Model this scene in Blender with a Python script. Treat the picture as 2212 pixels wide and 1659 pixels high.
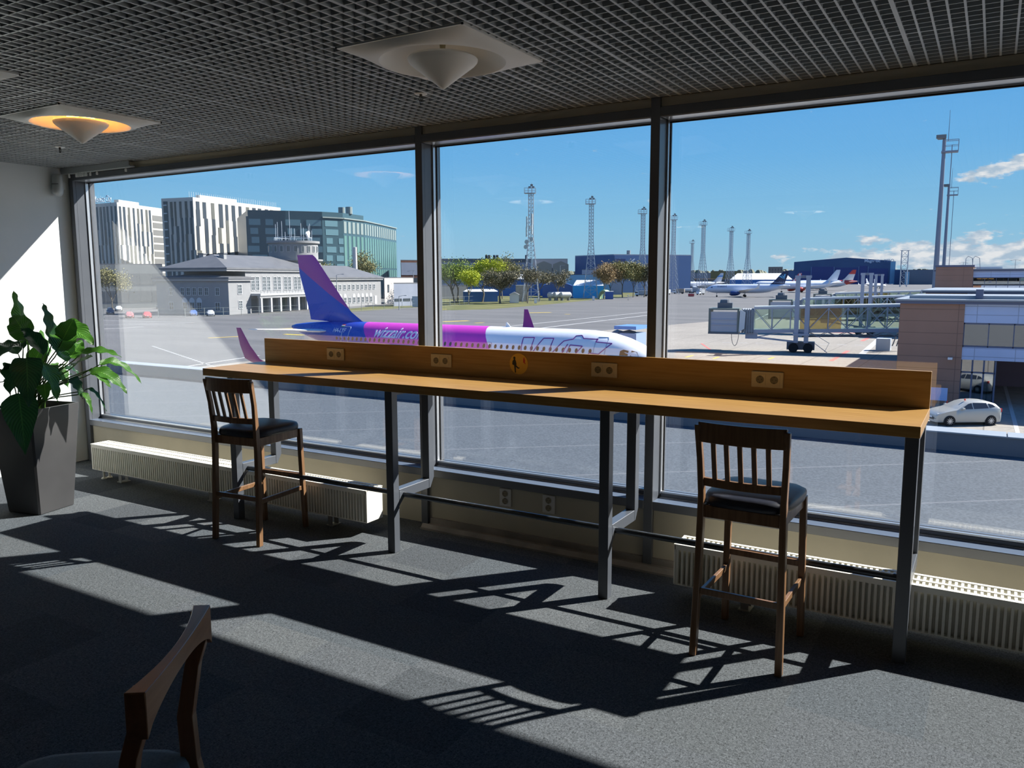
import bpy, math, random
from mathutils import Vector, Matrix, Euler
for o in list(bpy.data.objects): bpy.data.objects.remove(o)
SC = bpy.context.scene
COL = SC.collection
R = math.radians
PI = math.pi

# ------------------------------------------------------------------ camera
F_PX = 1739.8            # focal length in pixels of the 2212 x 1659 frame
EYE = Vector((0, 0, 1.7148))
_ya, _pi, _ro = R(30.7428), R(7.485), R(-0.1613)
FW = Vector((-math.sin(_ya)*math.cos(_pi), math.cos(_ya)*math.cos(_pi), -math.sin(_pi)))
_r = Vector((math.cos(_ya), math.sin(_ya), 0)); _u = _r.cross(FW)
RT = _r*math.cos(_ro) + _u*math.sin(_ro)
UP = -_r*math.sin(_ro) + _u*math.cos(_ro)
cd = bpy.data.cameras.new('camera'); cam = bpy.data.objects.new('camera', cd); COL.objects.link(cam)
cd.sensor_width = 36; cd.lens = F_PX/2212*36; cd.clip_start = .05; cd.clip_end = 6000
cam.matrix_world = Matrix(((RT.x, UP.x, -FW.x, EYE.x), (RT.y, UP.y, -FW.y, EYE.y), (RT.z, UP.z, -FW.z, EYE.z), (0, 0, 0, 1)))
SC.camera = cam

# ------------------------------------------------------------------ view, sky, sun
SC.view_settings.view_transform = 'Standard'; SC.view_settings.look = 'None'
SC.view_settings.exposure = 0.0; SC.view_settings.gamma = 1; SC.view_settings.use_curve_mapping = False
SUN_DIR = Vector((.84, .954, 1.0)).normalized()      # towards the sun
sl = bpy.data.lights.new('sun', 'SUN'); sl.energy = 14.0; sl.angle = R(.6); sl.color = (1, .96, .89)
so = bpy.data.objects.new('sun', sl); COL.objects.link(so)
so.rotation_euler = SUN_DIR.to_track_quat('Z', 'Y').to_euler()

W = bpy.data.worlds.new('sky'); SC.world = W; W.use_nodes = True
nt = W.node_tree; nt.nodes.clear(); N = nt.nodes.new; L = nt.links.new
def mth(op, a, b=None, c=None, clamp=False, T=None, NN=None):
    T = T or nt; n = T.nodes.new('ShaderNodeMath'); n.operation = op; n.use_clamp = clamp
    for i, x in enumerate((a, b, c)):
        if x is None: continue
        if isinstance(x, (int, float)): n.inputs[i].default_value = x
        else: T.links.new(x, n.inputs[i])
    return n.outputs[0]
tc = N('ShaderNodeTexCoord'); sp = N('ShaderNodeSeparateXYZ'); L(tc.outputs['Generated'], sp.inputs[0])
rp = N('ShaderNodeValToRGB'); e = rp.color_ramp.elements
e[0].position = 0; e[0].color = (.12, .16, .19, 1)
e[1].position = .5; e[1].color = (.40, .64, .80, 1)
for p, c in ((.497, (.12, .16, .19)), (.53, (.30, .63, .88)), (.57, (.175, .51, .90)), (.62, (.115, .43, .90)), (.70, (.075, .33, .86)), (1, (.04, .15, .5))):
    k = e.new(p); k.color = (*c, 1)
L(mth('MULTIPLY_ADD', sp.outputs[2], .5, .5), rp.inputs[0])
# clouds: low cumulus banks, in direction space (projected on a high layer)
zc_ = mth('MAXIMUM', sp.outputs[2], .005)
az = mth('ARCTAN2', sp.outputs[0], sp.outputs[1])          # 0 along +y, positive to +x
cmb = N('ShaderNodeCombineXYZ')
L(mth('MULTIPLY', az, 17.0), cmb.inputs[0]); L(mth('MULTIPLY', sp.outputs[2], 44.0), cmb.inputs[1]); cmb.inputs[2].default_value = 1.7
no = N('ShaderNodeTexNoise'); no.inputs['Scale'].default_value = 1.6; no.inputs['Detail'].default_value = 9; no.inputs['Roughness'].default_value = .62
L(cmb.outputs[0], no.inputs['Vector'])
# bank strength over azimuth / elevation
b1 = mth('MULTIPLY', mth('ADD', az, .262), 9.0, clamp=True)
elo = mth('MULTIPLY', mth('SUBTRACT', mth('MULTIPLY_ADD', az, .07, .066), sp.outputs[2]), 26.0, clamp=True)
# streak cloud higher on the right
ehi = mth('SUBTRACT', 1.0, mth('MULTIPLY', mth('ABSOLUTE', mth('SUBTRACT', sp.outputs[2], mth('MULTIPLY_ADD', az, .25, .112))), 62.0, clamp=True))
azr = mth('MULTIPLY', mth('ADD', az, .062), 30.0, clamp=True)
hi = mth('MULTIPLY', ehi, azr)
mask = mth('MAXIMUM', mth('MULTIPLY', b1, elo), hi)
dens = mth('MULTIPLY', mth('SUBTRACT', mth('MULTIPLY_ADD', mask, .36, no.outputs[0]), .685), 10.0, clamp=True)
dens = mth('MULTIPLY', dens, mth('MULTIPLY', sp.outputs[2], 120, clamp=True))
crp = N('ShaderNodeValToRGB'); crp.color_ramp.elements[0].position = .42; crp.color_ramp.elements[0].color = (.48, .62, .76, 1)
crp.color_ramp.elements[1].position = .62; crp.color_ramp.elements[1].color = (.92, .94, .96, 1)
no2 = N('ShaderNodeTexNoise'); no2.inputs['Scale'].default_value = 3.4; no2.inputs['Detail'].default_value = 6
L(cmb.outputs[0], no2.inputs['Vector']); L(no2.outputs[0], crp.inputs[0])
mx = N('ShaderNodeMix'); mx.data_type = 'RGBA'
L(dens, mx.inputs['Factor']); L(rp.outputs[0], mx.inputs['A']); L(crp.outputs[0], mx.inputs['B'])
bg = N('ShaderNodeBackground'); bg.inputs[1].default_value = 1.0; L(mx.outputs['Result'], bg.inputs[0])
wo = N('ShaderNodeOutputWorld'); L(bg.outputs[0], wo.inputs[0])

# ------------------------------------------------------------------ helpers
def tag(o, label=None, cat=None, group=None, kind=None):
    if label: o['label'] = label
    if cat: o['category'] = cat
    if group: o['group'] = group
    if kind: o['kind'] = kind
    return o
def thing(name, label, cat, loc=(0, 0, 0), rz=0, group=None):
    o = bpy.data.objects.new(name, None); COL.objects.link(o); o.empty_display_size = .1
    o.location = loc; o.rotation_euler = (0, 0, rz)
    return tag(o, label, cat, group)
def copy_tree(o, parent=None):
    c = o.copy(); COL.objects.link(c)
    if parent is not None: c.parent = parent
    for ch in list(o.children): copy_tree(ch, c)
    return c
class MB:
    """collects shapes, links them as one mesh object"""
    def __init__(s): s.v = []; s.f = []; s.m = []; s.M = None; s.mi = 0
    def _add(s, vs, fs):
        n = len(s.v)
        s.v += [tuple(s.M @ Vector(p)) if s.M else tuple(p) for p in vs]
        s.f += [tuple(i+n for i in f) for f in fs]; s.m += [s.mi]*len(fs); return s
    def box(s, a, b, ch=0):
        x0, y0, z0 = a; x1, y1, z1 = b
        if x0 > x1: x0, x1 = x1, x0
        if y0 > y1: y0, y1 = y1, y0
        if z0 > z1: z0, z1 = z1, z0
        v = [(x0,y0,z0),(x1,y0,z0),(x1,y1,z0),(x0,y1,z0),(x0,y0,z1),(x1,y0,z1),(x1,y1,z1),(x0,y1,z1)]
        return s._add(v, [(0,3,2,1),(4,5,6,7),(0,1,5,4),(1,2,6,5),(2,3,7,6),(3,0,4,7)])
    def hexa(s, v): return s._add(v, [(0,3,2,1),(4,5,6,7),(0,1,5,4),(1,2,6,5),(2,3,7,6),(3,0,4,7)])
    def bar(s, p, q, w, h=None, up=(0,0,1)):
        p = Vector(p); q = Vector(q); h = h or w; d = (q-p).normalized(); up = Vector(up)
        if abs(d.dot(up)) > .99: up = Vector((0,1,0))
        r = d.cross(up).normalized(); u = r.cross(d)
        v = [c + a*r*w/2 + b*u*h/2 for c in (p, q) for a, b in ((-1,-1),(1,-1),(1,1),(-1,1))]
        return s._add(v, [(0,1,2,3),(7,6,5,4),(0,4,5,1),(1,5,6,2),(2,6,7,3),(3,7,4,0)])
    def tube(s, pts, rad, n=8, cap=True):
        pts = [Vector(p) for p in pts]; rs = rad if isinstance(rad, (list, tuple)) else [rad]*len(pts)
        vs = []; fs = []; pr = None
        for i, p in enumerate(pts):
            d = (pts[min(i+1, len(pts)-1)]-pts[max(i-1, 0)]).normalized()
            if pr is None: r = d.cross(Vector((0,0,1)) if abs(d.z) < .95 else Vector((1,0,0))).normalized()
            else: r = (pr - d*pr.dot(d)).normalized()
            pr = r; u = d.cross(r)
            for k in range(n):
                a = 2*PI*k/n; vs.append(p + (r*math.cos(a)+u*math.sin(a))*rs[i])
        for i in range(len(pts)-1):
            for k in range(n):
                a = i*n+k; b = i*n+(k+1) % n; fs.append((a, b, b+n, a+n))
        if cap: fs.append(tuple(range(n-1, -1, -1))); fs.append(tuple(range((len(pts)-1)*n, len(pts)*n)))
        return s._add(vs, fs)
    def lathe(s, prof, n=24, c=(0,0,0), axis='z', cap=True):
        vs = []; fs = []
        for r_, h in prof:
            for k in range(n):
                a = 2*PI*k/n; x, y = r_*math.cos(a), r_*math.sin(a)
                p = (x, y, h) if axis == 'z' else ((x, h, y) if axis == 'y' else (h, x, y))
                vs.append(Vector(p)+Vector(c))
        for i in range(len(prof)-1):
            for k in range(n):
                a = i*n+k; b = i*n+(k+1) % n; fs.append((a, b, b+n, a+n))
        if cap:
            if prof[0][0] > 1e-6: fs.append(tuple(range(n-1, -1, -1)))
            if prof[-1][0] > 1e-6: fs.append(tuple(range((len(prof)-1)*n, len(prof)*n)))
        return s._add(vs, fs)
    def prism(s, poly, a, b, axis='y'):
        """polygon given in the two other axes, extruded from a to b along axis"""
        n = len(poly)
        def P(p, t): return {'y': (p[0], t, p[1]), 'x': (t, p[0], p[1]), 'z': (p[0], p[1], t)}[axis]
        v = [P(p, a) for p in poly]+[P(p, b) for p in poly]
        f = [tuple(range(n)), tuple(range(2*n-1, n-1, -1))]+[(i, i+n, (i+1) % n+n, (i+1) % n) for i in range(n)]
        return s._add(v, f)
    def loft(s, rings, cap=True, closed=True):
        n = len(rings[0]); vs = [p for r_ in rings for p in r_]; fs = []
        for i in range(len(rings)-1):
            for k in range(n if closed else n-1):
                a = i*n+k; b = i*n+(k+1) % n; fs.append((a, b, b+n, a+n))
        if cap: fs.append(tuple(range(n-1, -1, -1))); fs.append(tuple(range((len(rings)-1)*n, len(rings)*n)))
        return s._add(vs, fs)
    def quad(s, *p): return s._add(p, [tuple(range(len(p)))])
    def build(s, name, mat, parent=None, smooth=False, bevel=0, loc=None, seg=1):
        me = bpy.data.meshes.new(name); me.from_pydata([tuple(p) for p in s.v], [], s.f)
        for m in (mat if isinstance(mat, (list, tuple)) else [mat]): me.materials.append(m)
        for p, mi in zip(me.polygons, s.m): p.material_index = mi
        me.validate()
        import bmesh
        bm = bmesh.new(); bm.from_mesh(me); bmesh.ops.recalc_face_normals(bm, faces=bm.faces); bm.to_mesh(me); bm.free()
        o = bpy.data.objects.new(name, me); COL.objects.link(o)
        if parent is not None: o.parent = parent
        if loc is not None: o.location = loc
        if smooth:
            for p in me.polygons: p.use_smooth = True
            if smooth != 'all':
                try: me.set_sharp_from_angle(angle=R(38))
                except Exception: pass
        if bevel:
            b = o.modifiers.new('bevel', 'BEVEL'); b.width = bevel; b.segments = seg; b.limit_method = 'ANGLE'; b.angle_limit = R(40)
        return o
def struct(o): o['kind'] = 'structure'; return o

# --- materials
MATS = {}
ALB = 1.0
def sc3(c): return tuple(min(.88, x*ALB) for x in c)
def mat(name, col, rough=.6, metal=0, spec=.5, emit=None, es=0):
    if name in MATS: return MATS[name]
    col = sc3(col)
    m = bpy.data.materials.new(name); m.use_nodes = True; b = m.node_tree.nodes['Principled BSDF']
    b.inputs['Base Color'].default_value = (*col, 1); b.inputs['Roughness'].default_value = rough
    b.inputs['Metallic'].default_value = metal; b.inputs['Specular IOR Level'].default_value = spec
    if emit: b.inputs['Emission Color'].default_value = (*emit, 1); b.inputs['Emission Strength'].default_value = es
    MATS[name] = m; return m
def nmat(name, c1, c2, scale=5, rough=.7, stretch=(1,1,1), detail=4, bump=0, bdist=.01, metal=0, spec=.4, lo=.35, hi=.65, coord='Object'):
    """two-tone noise material"""
    if name in MATS: return MATS[name]
    m = mat(name, c1, rough, metal, spec); T = m.node_tree; b = T.nodes['Principled BSDF']
    t = T.nodes.new('ShaderNodeTexCoord'); mp = T.nodes.new('ShaderNodeMapping'); mp.inputs['Scale'].default_value = stretch
    T.links.new(t.outputs[coord], mp.inputs[0])
    n = T.nodes.new('ShaderNodeTexNoise'); n.inputs['Scale'].default_value = scale; n.inputs['Detail'].default_value = detail
    T.links.new(mp.outputs[0], n.inputs['Vector'])
    r = T.nodes.new('ShaderNodeValToRGB'); r.color_ramp.elements[0].position = lo; r.color_ramp.elements[1].position = hi
    r.color_ramp.elements[0].color = (*sc3(c1), 1); r.color_ramp.elements[1].color = (*sc3(c2), 1)
    T.links.new(n.outputs[0], r.inputs[0]); T.links.new(r.outputs[0], b.inputs['Base Color'])
    if bump:
        bp = T.nodes.new('ShaderNodeBump'); bp.inputs['Strength'].default_value = bump; bp.inputs['Distance'].default_value = bdist
        T.links.new(n.outputs[0], bp.inputs['Height']); T.links.new(bp.outputs[0], b.inputs['Normal'])
    return m
def glass_mat(name, tint=(.9,.94,.93), base=.04, gain=1.0, rough=0.0):
    """clear pane: tinted transmission plus a mirror share that grows at grazing angles"""
    m = bpy.data.materials.new(name); m.use_nodes = True; T = m.node_tree; T.nodes.clear()
    g = T.nodes.new('ShaderNodeNewGeometry'); d = T.nodes.new('ShaderNodeVectorMath'); d.operation = 'DOT_PRODUCT'
    T.links.new(g.outputs['Incoming'], d.inputs[0]); T.links.new(g.outputs['Normal'], d.inputs[1])
    c = mth('ABSOLUTE', d.outputs['Value'], T=T); q = mth('POWER', mth('SUBTRACT', 1.0, c, T=T), 5.0, T=T)
    f = mth('MULTIPLY_ADD', q, gain*(1-base), base, T=T)
    tr = T.nodes.new('ShaderNodeBsdfTransparent'); tr.inputs[0].default_value = (*tint, 1)
    gl = T.nodes.new('ShaderNodeBsdfGlossy'); gl.inputs['Roughness'].default_value = rough; gl.inputs[0].default_value = (1, 1, 1, 1)
    mxs = T.nodes.new('ShaderNodeMixShader'); T.links.new(f, mxs.inputs[0]); T.links.new(tr.outputs[0], mxs.inputs[1]); T.links.new(gl.outputs[0], mxs.inputs[2])
    out = T.nodes.new('ShaderNodeOutputMaterial'); T.links.new(mxs.outputs[0], out.inputs[0]); MATS[name] = m; return m
def text_mesh(name, body, size, m, parent=None, shear=0, offset=0, extrude=.004, spacing=1.0, align='LEFT'):
    cu = bpy.data.curves.new(name, 'FONT'); cu.body = body; cu.size = size; cu.shear = shear; cu.offset = offset; cu.extrude = extrude
    cu.space_character = spacing; cu.align_x = align
    tmp = bpy.data.objects.new(name+'_tmp', cu); COL.objects.link(tmp)
    dg = bpy.context.evaluated_depsgraph_get(); me = bpy.data.meshes.new_from_object(tmp.evaluated_get(dg))
    bpy.data.objects.remove(tmp); me.materials.clear(); me.materials.append(m)
    o = bpy.data.objects.new(name, me); COL.objects.link(o)
    if parent is not None: o.parent = parent
    return o

# image pixels cast as view rays to a plane or estimated distance (all results are world coordinates)
def pixel_ray(u, v): return FW + RT*(u-1106)/F_PX - UP*(v-829.5)/F_PX
GZ = -7.9                                                   # level of the apron
def gp(u, v, z=GZ):
    q = pixel_ray(u, v); s = (z-EYE.z)/q.z; return Vector((s*q.x, s*q.y, z))
def at(u, v, D):
    q = pixel_ray(u, v); s = D/math.hypot(q.x, q.y); return Vector((s*q.x, s*q.y, EYE.z+s*q.z))
# ================================================================== ROOM
YW, YG = 4.413, 4.575            # inner face of the window posts, glass plane
XL0, XR0 = -7.37, 6.5
ZC = 2.712
# carpet tiles
m = bpy.data.materials.new('carpet_tiles'); m.use_nodes = True; T = m.node_tree; b = T.nodes['Principled BSDF']; MATS['carpet'] = m
t = T.nodes.new('ShaderNodeTexCoord')
snap = T.nodes.new('ShaderNodeVectorMath'); snap.operation = 'SNAP'; snap.inputs[1].default_value = (.5, .5, 10)
sh = T.nodes.new('ShaderNodeVectorMath'); sh.operation = 'ADD'; sh.inputs[1].default_value = (.12, .31, 0)
T.links.new(t.outputs['Object'], sh.inputs[0]); T.links.new(sh.outputs[0], snap.inputs[0])
wn = T.nodes.new('ShaderNodeTexWhiteNoise'); T.links.new(snap.outputs[0], wn.inputs['Vector'])
rc = T.nodes.new('ShaderNodeValToRGB'); rc.color_ramp.interpolation = 'CONSTANT'
el = rc.color_ramp.elements; el[0].color = (.070, .078, .084, 1); el[1].position = .8; el[1].color = (.056, .063, .070, 1)
for p, c in ((.2, (.072, .080, .088)), (.4, (.080, .088, .094)), (.6, (.064, .074, .083))):
    k = el.new(p); k.color = (*c, 1)
T.links.new(wn.outputs['Value'], rc.inputs[0])
def fib(scale, sx, sy, rot):
    mp = T.nodes.new('ShaderNodeMapping'); mp.inputs['Scale'].default_value = (sx, sy, 1); mp.inputs['Rotation'].default_value = (0, 0, rot)
    T.links.new(t.outputs['Object'], mp.inputs[0]); n = T.nodes.new('ShaderNodeTexNoise'); n.inputs['Scale'].default_value = scale
    n.inputs['Detail'].default_value = 3; n.inputs['Roughness'].default_value = .7; n.inputs['Distortion'].default_value = .8
    T.links.new(mp.outputs[0], n.inputs['Vector']); return n.outputs[0]
f1 = fib(70, 1, 2.2, .5); f2 = fib(70, 2.2, 1, .3); f3 = fib(200, 1, 1, 0)
ff = mth('MULTIPLY_ADD', f3, .35, mth('MULTIPLY', mth('ADD', f1, f2, T=T), .34, T=T), T=T)
fr = T.nodes.new('ShaderNodeMapRange'); fr.inputs[1].default_value = .38; fr.inputs[2].default_value = .64; fr.inputs[3].default_value = .22; fr.inputs[4].default_value = 2.2
T.links.new(ff, fr.inputs[0])
mlt = T.nodes.new('ShaderNodeVectorMath'); mlt.operation = 'SCALE'; T.links.new(rc.outputs[0], mlt.inputs[0]); T.links.new(fr.outputs[0], mlt.inputs['Scale'])
T.links.new(mlt.outputs[0], b.inputs['Base Color']); b.inputs['Roughness'].default_value = .95; b.inputs['Specular IOR Level'].default_value = .1
bp = T.nodes.new('ShaderNodeBump'); bp.inputs['Strength'].default_value = .7; bp.inputs['Distance'].default_value = .006
T.links.new(ff, bp.inputs['Height']); T.links.new(bp.outputs[0], b.inputs['Normal'])

white_paint = nmat('white_wall_paint', (.80,.83,.82), (.84,.86,.85), 3, .8, bump=.02)
beige_paint = nmat('beige_wall_paint', (.38,.35,.275), (.42,.385,.30), 4, .8)
frame_grey = nmat('grey_window_frame', (.088,.097,.112), (.098,.107,.122), 6, .30, metal=.0, spec=.6)
alu = mat('pale_aluminium', (.62,.64,.66), .28, .75)
gasket = mat('black_gasket', (.008,.008,.01), .6)
black = mat('black', (.004,.004,.005), .9)
plenum = mat('plenum_black', (.006,.006,.007), .95)

struct(MB().box((XL0-.1, -8, -.12), (XR0, 4.45, 0)).build('floor', MATS['carpet']))
struct(MB().box((XL0-.15, -8, -.12), (XL0, YW+.02, 3.0)).build('wall_left', white_paint))
struct(MB().box((XL0-.1, -8.15, -.12), (XR0, -8, 3.0)).build('wall_back', nmat('back_wall_paint', (.10,.10,.10), (.12,.12,.12), 3, .8)))
struct(MB().box((XR0, -8, -.12), (XR0+.15, YW+.2, 3.0)).build('wall_right', MATS['back_wall_paint']))
# front wall: parapet below the windows, strip above the head, pier at the left end
w = MB().box((XL0-.1, 4.44, -.3), (XR0, 4.60, .35)); w.box((XL0-.1, 4.445, 2.655), (XR0, 4.62, 3.2))
w.box((XL0-.1, 4.436, 0), (-7.336, 4.60, 3.0))
struct(w.build('wall_front', beige_paint))
struct(MB().box((XL0, 4.430, 2.660), (XR0, 4.4445, 2.711)).build('trim_head', nmat('beige_head_strip', (.66,.56,.40), (.70,.60,.44), 3, .7)))  # wall beige lightened here to make up for weak light under the ceiling
# open cell ceiling: blades on a 60 mm grid, black void above
g = MB(); cell = .058; celly = .064; bt = .0088; bh = .036
n = int((XR0-XL0)/cell); x0, x1, y0, y1 = XL0, 3.6, -1.2, 4.428
LAMPS = [(-2.195, 3.09), (-4.99, 3.11), (-4.50, 1.97)]
ls = .335
def cuts(lo, hi, fixed, ax):
    """pieces of a blade that leave the lamp openings free"""
    pcs = [(lo, hi)]
    for lx_, ly_ in LAMPS_ALL:
        cx_, cy_ = (lx_, ly_) if ax == 'x' else (ly_, lx_)   # along, across
        if abs(fixed-cy_) < ls:
            new = []
            for a, b_ in pcs:
                if b_ <= cx_-ls or a >= cx_+ls: new.append((a, b_))
                else:
                    if a < cx_-ls: new.append((a, cx_-ls))
                    if b_ > cx_+ls: new.append((cx_+ls, b_))
            pcs = new
    return pcs
LAMPS_ALL = LAMPS + [(-5.15, .02), (-2.5, -3.57), (-5.1, -6.1)]
k = 0; x = x0+.02
while x < x1:
    t_ = bt*(1.9 if k % 10 == 0 else 1.0)
    for a, b_ in cuts(y0, y1, x, 'y'): g.box((x-t_/2, a, ZC), (x+t_/2, b_, ZC+bh))
    x += cell; k += 1
bt = .0046; k = 0; y = y1-.012
while y > y0:
    t_ = bt*(1.9 if k % 10 == 9 else 1.0)
    for a, b_ in cuts(x0, x1, y, 'x'): g.box((a, y-t_/2, ZC+.0005), (b_, y+t_/2, ZC+bh))
    y -= celly; k += 1
g.box((3.6, y0, ZC), (XR0, y1, ZC+.03)); g.box((x0, -8, ZC+.095), (XR0, y0, ZC+.125))
struct(g.build('ceiling', nmat('grey_ceiling_blades', (.50,.525,.525), (.56,.585,.585), 2, .45, metal=.2)))
struct(MB().box((XL0-.1, -8, ZC+.30), (XR0, 4.6, ZC+.42)).build('ceiling_void', plenum))

# window wall: posts, head, sill
XM = [-7.333, -3.3715, -1.7147, 2.25, 5.9]; MW = .055
for i, x in enumerate(XM):
    p = MB().box((x, YW, 0), (x+MW, YW+.03, ZC)); p.box((x+.002, YW+.03, .35), (x+MW-.002, YG+.05, 2.66))
    struct(p.build('trim_post' if i == 0 else 'trim_post', frame_grey, bevel=.002))
for i in range(len(XM)-1):
    a, b_ = XM[i]+MW, XM[i+1]
    r = struct(thing('window_%d' % (i+1), None, None, ((a+b_)/2, YG, .43)))
    L0 = Vector((-(a+b_)/2, -YG, -.43))
    def wb(): q = MB(); q.M = Matrix.Translation(L0); return q
    q = wb(); q.box((a, YW, 2.607), (b_, YG+.05, 2.659)); q.box((a, YW, .347), (b_, YG-.045, .397)); q.box((a, YG-.045, .347), (b_, YG+.06, .425))
    q.build('window_frame', frame_grey, r, bevel=.002)
    q = wb(); q.box((a, YG-.04, .425), (b_, YG-.012, .436)); q.box((a, YG-.035, 2.6), (b_, YG-.012, 2.607))
    q.box((a, YG-.045, .40), (a+.008, YG-.012, 2.607)); q.box((b_-.008, YG-.045, .40), (b_, YG-.012, 2.607)); q.box((a, YG-.05, .397),(b_, YG-.043, .403))
    q.box((a+.01, YW+.012, 2.6035), (b_-.01, YG-.045, 2.607)); q.build('glazing_bead', alu, r)
    q = wb(); q.box((a, YW+.004, .397), (b_, YG-.05, .3985)); q.build('sill_plate', mat('glossy_sill', (.13,.17,.24), .16, 0, 1.0), r)  # thin plate added; its blue base colour imitates sky mirrored in the sill
    q = wb(); q.box((a+.008, YG-.02, .43), (b_-.008, YG-.008, .437)); q.box((a+.008, YG-.02, 2.592), (b_-.008, YG-.008, 2.6))
    q.box((a+.008, YG-.014, .43), (a+.014, YG-.006, 2.6)); q.box((b_-.014, YG-.014, .43), (b_-.008, YG-.006, 2.6))
    q.build('gasket', gasket, r)
    q = wb(); q.box((a+.006, YG, .43), (b_-.006, YG+.022, 2.605)); q.build('glass_pane', MATS.get('window_glass') or glass_mat('window_glass', (.985,.99,.995), .082, 1.0), r)
# unseen overhang added over the windows, depth shaped to place the head shadow
struct(MB().box((-4.6, 4.62, 2.70), (XR0+8, 5.04, 2.95)).box((XL0-6, 4.62, 2.72), (-4.6, 4.66, 2.95)).build('trim_eaves', mat('grey_eaves', (.25,.26,.28), .5)))
struct(MB().box((XL0-6, 4.60, -.3), (XR0+8, 4.66, .35)).build('trim_outer_sill', MATS['grey_eaves']))
# outer wall of the storey below
# ------------------------------------------------ ceiling lamps
lamp_white = mat('lamp_white_enamel', (.84,.83,.78), .45)
def lamp(x, y, label, lit, ecol=(1, .38, .06), es_=34, name='ceiling_lamp', grp='square ceiling lamps with a hanging cone'):
    t = thing(name, label, 'ceiling lamp', (x, y, ZC), 0, grp)
    n = 48; h = .33; rings = []
    def sq(a, s): c_, s_ = math.cos(a), math.sin(a); k_ = s/max(abs(c_), abs(s_)); return (c_*k_, s_*k_)
    for rr in range(9):
        f = rr/8; ring = []
        for i in range(n):
            a = 2*PI*i/n+PI/4; qx, qy = sq(a, h); cx_, cy_ = .285*math.cos(a), .285*math.sin(a)
            ring.append((qx*(1-f)+cx_*f, qy*(1-f)+cy_*f, -.002-.034*math.sin(f*PI/2)))
        rings.append(ring)
    MB().loft(rings, cap=False).build('surround', lamp_white, t, smooth=True)
    f_ = MB()
    for s in (-1, 1): f_.box((-h-.004, s*h-.004, -.006), (h+.004, s*h+.004, .03)); f_.box((s*h-.004, -h-.004, -.006), (s*h+.004, h+.004, .03))
    f_.build('rim', lamp_white, t)
    pr = [(.285, -.036), (.275, -.03), (.255, .0), (.21, .045), (.14, .075), (.06, .085), (.0, .086)]
    MB().lathe(pr, 48, cap=False).build('reflector', lamp_white, t, smooth='all')
    c = MB().lathe([(.0, -.150), (.008, -.149), (.02, -.14), (.145, -.045), (.155, -.034), (.158, -.024), (.152, -.016), (.14, -.012), (.0, -.004)], 48, cap=False)
    c.build('cone_shade', lamp_white, t, smooth=True)
    MB().lathe([(.018, .085), (.010, .0), (.008, -.01)], 12).build('stem', mat('brass_stem', (.45,.38,.22), .35, .6), t, smooth=True)
    if lit:
        bl = mat('lit_bulb_ring_%d' % es_, (.9,.8,.6), .5, emit=ecol, es=es_)
        MB().lathe([(.075, .008), (.085, .016), (.085, .026), (.075, .034), (.065, .026), (.065, .016), (.075, .008)], 32, cap=False).build('bulb', bl, t, smooth='all')
    return t
lamp(*LAMPS[0], 'unlit square white ceiling lamp with hanging cone, above the middle of the window bar', False)
lamp(*LAMPS[1], 'glowing amber square ceiling lamp with hanging cone, near the left wall', True)
lamp(*LAMPS[2], 'white ceiling lamp cut off by the left edge, only a corner seen', False)
lamp(*LAMPS_ALL[3], 'lit square ceiling lamp out of frame on the left, mirrored in the middle window', True, (1, .72, .5), 75)
lamp(*LAMPS_ALL[4], 'lit square ceiling lamp behind the viewpoint, mirrored in the right window', True, (1, .8, .62), 75)
lamp(*LAMPS_ALL[5], 'lit square ceiling lamp far back in the room, faintly mirrored in the right window', True, (1, .8, .62), 75)
# ------------------------------------------------ sprinklers
chrome = mat('chrome', (.75,.75,.75), .15, 1)
def sprinkler(x, y, label):
    t = thing('fire_sprinkler', label, 'sprinkler', (x, y, ZC), 0, 'ceiling sprinklers')
    MB().lathe([(.0, .012), (.034, .008), (.036, .0), (.030, -.004), (.012, -.002), (.0, -.002)], 24, cap=False).build('escutcheon', lamp_white, t, smooth=True)
    b_ = MB().tube([(0,0,0),(0,0,-.016)], .008, 10); b_.tube([(.009,0,-.012),(.013,0,-.028),(.006,0,-.042)], .0022, 6); b_.tube([(-.009,0,-.012),(-.013,0,-.028),(-.006,0,-.042)], .0022, 6)
    b_.tube([(0,0,-.014),(0,0,-.04)], .003, 6); b_.build('sprinkler_body', mat('dark_brass', (.10,.09,.07), .4, .8), t, smooth=True)
    MB().lathe([(.004,-.040),(.014,-.043),(.014,-.045),(.0,-.046)], 16).build('deflector', chrome, t, smooth=True)
sprinkler(-2.755, 3.668, 'small chrome sprinkler under the grid, right behind the unlit cone lamp')
sprinkler(-6.177, 3.667, 'small chrome sprinkler under the grid, just past the amber lamp')
# ------------------------------------------------ motion sensor and blind rail, top left corner
t = thing('motion_sensor', 'white rounded motion sensor in the corner above the left window post', 'sensor', (-7.325, 4.31, 2.545))
pts = []
for z_, wd, dp in ((.11,.036,.03),(.09,.042,.045),(.0,.043,.052),(-.03,.045,.066),(-.055,.042,.068),(-.075,.032,.05),(-.085,.015,.02)):
    pts.append([(-wd,0,z_),(-wd*.9,-dp*.7,z_),(-wd*.45,-dp,z_),(wd*.45,-dp,z_),(wd*.9,-dp*.7,z_),(wd,0,z_)])
mm = MB(); mm.M = Matrix.Rotation(R(28), 4, 'Z'); mm.loft(pts).build('housing', mat('sensor_white', (.55,.57,.56), .4), t, smooth='all')
q = MB(); q.M = mm.M; q.box((-.028,-.054,.018),(.028,-.047,.022)); q.build('slot', black, t)
q = MB(); q.M = mm.M; q.box((-.02,-.01,-.02),(.02,.075,.05)); q.build('bracket', MATS['sensor_white'], t)
t = thing('curtain_rail', 'pale grey curtain rail with small gliders fixed over the left window head', 'curtain rail', (-7.36, 4.36, 2.66))
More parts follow.
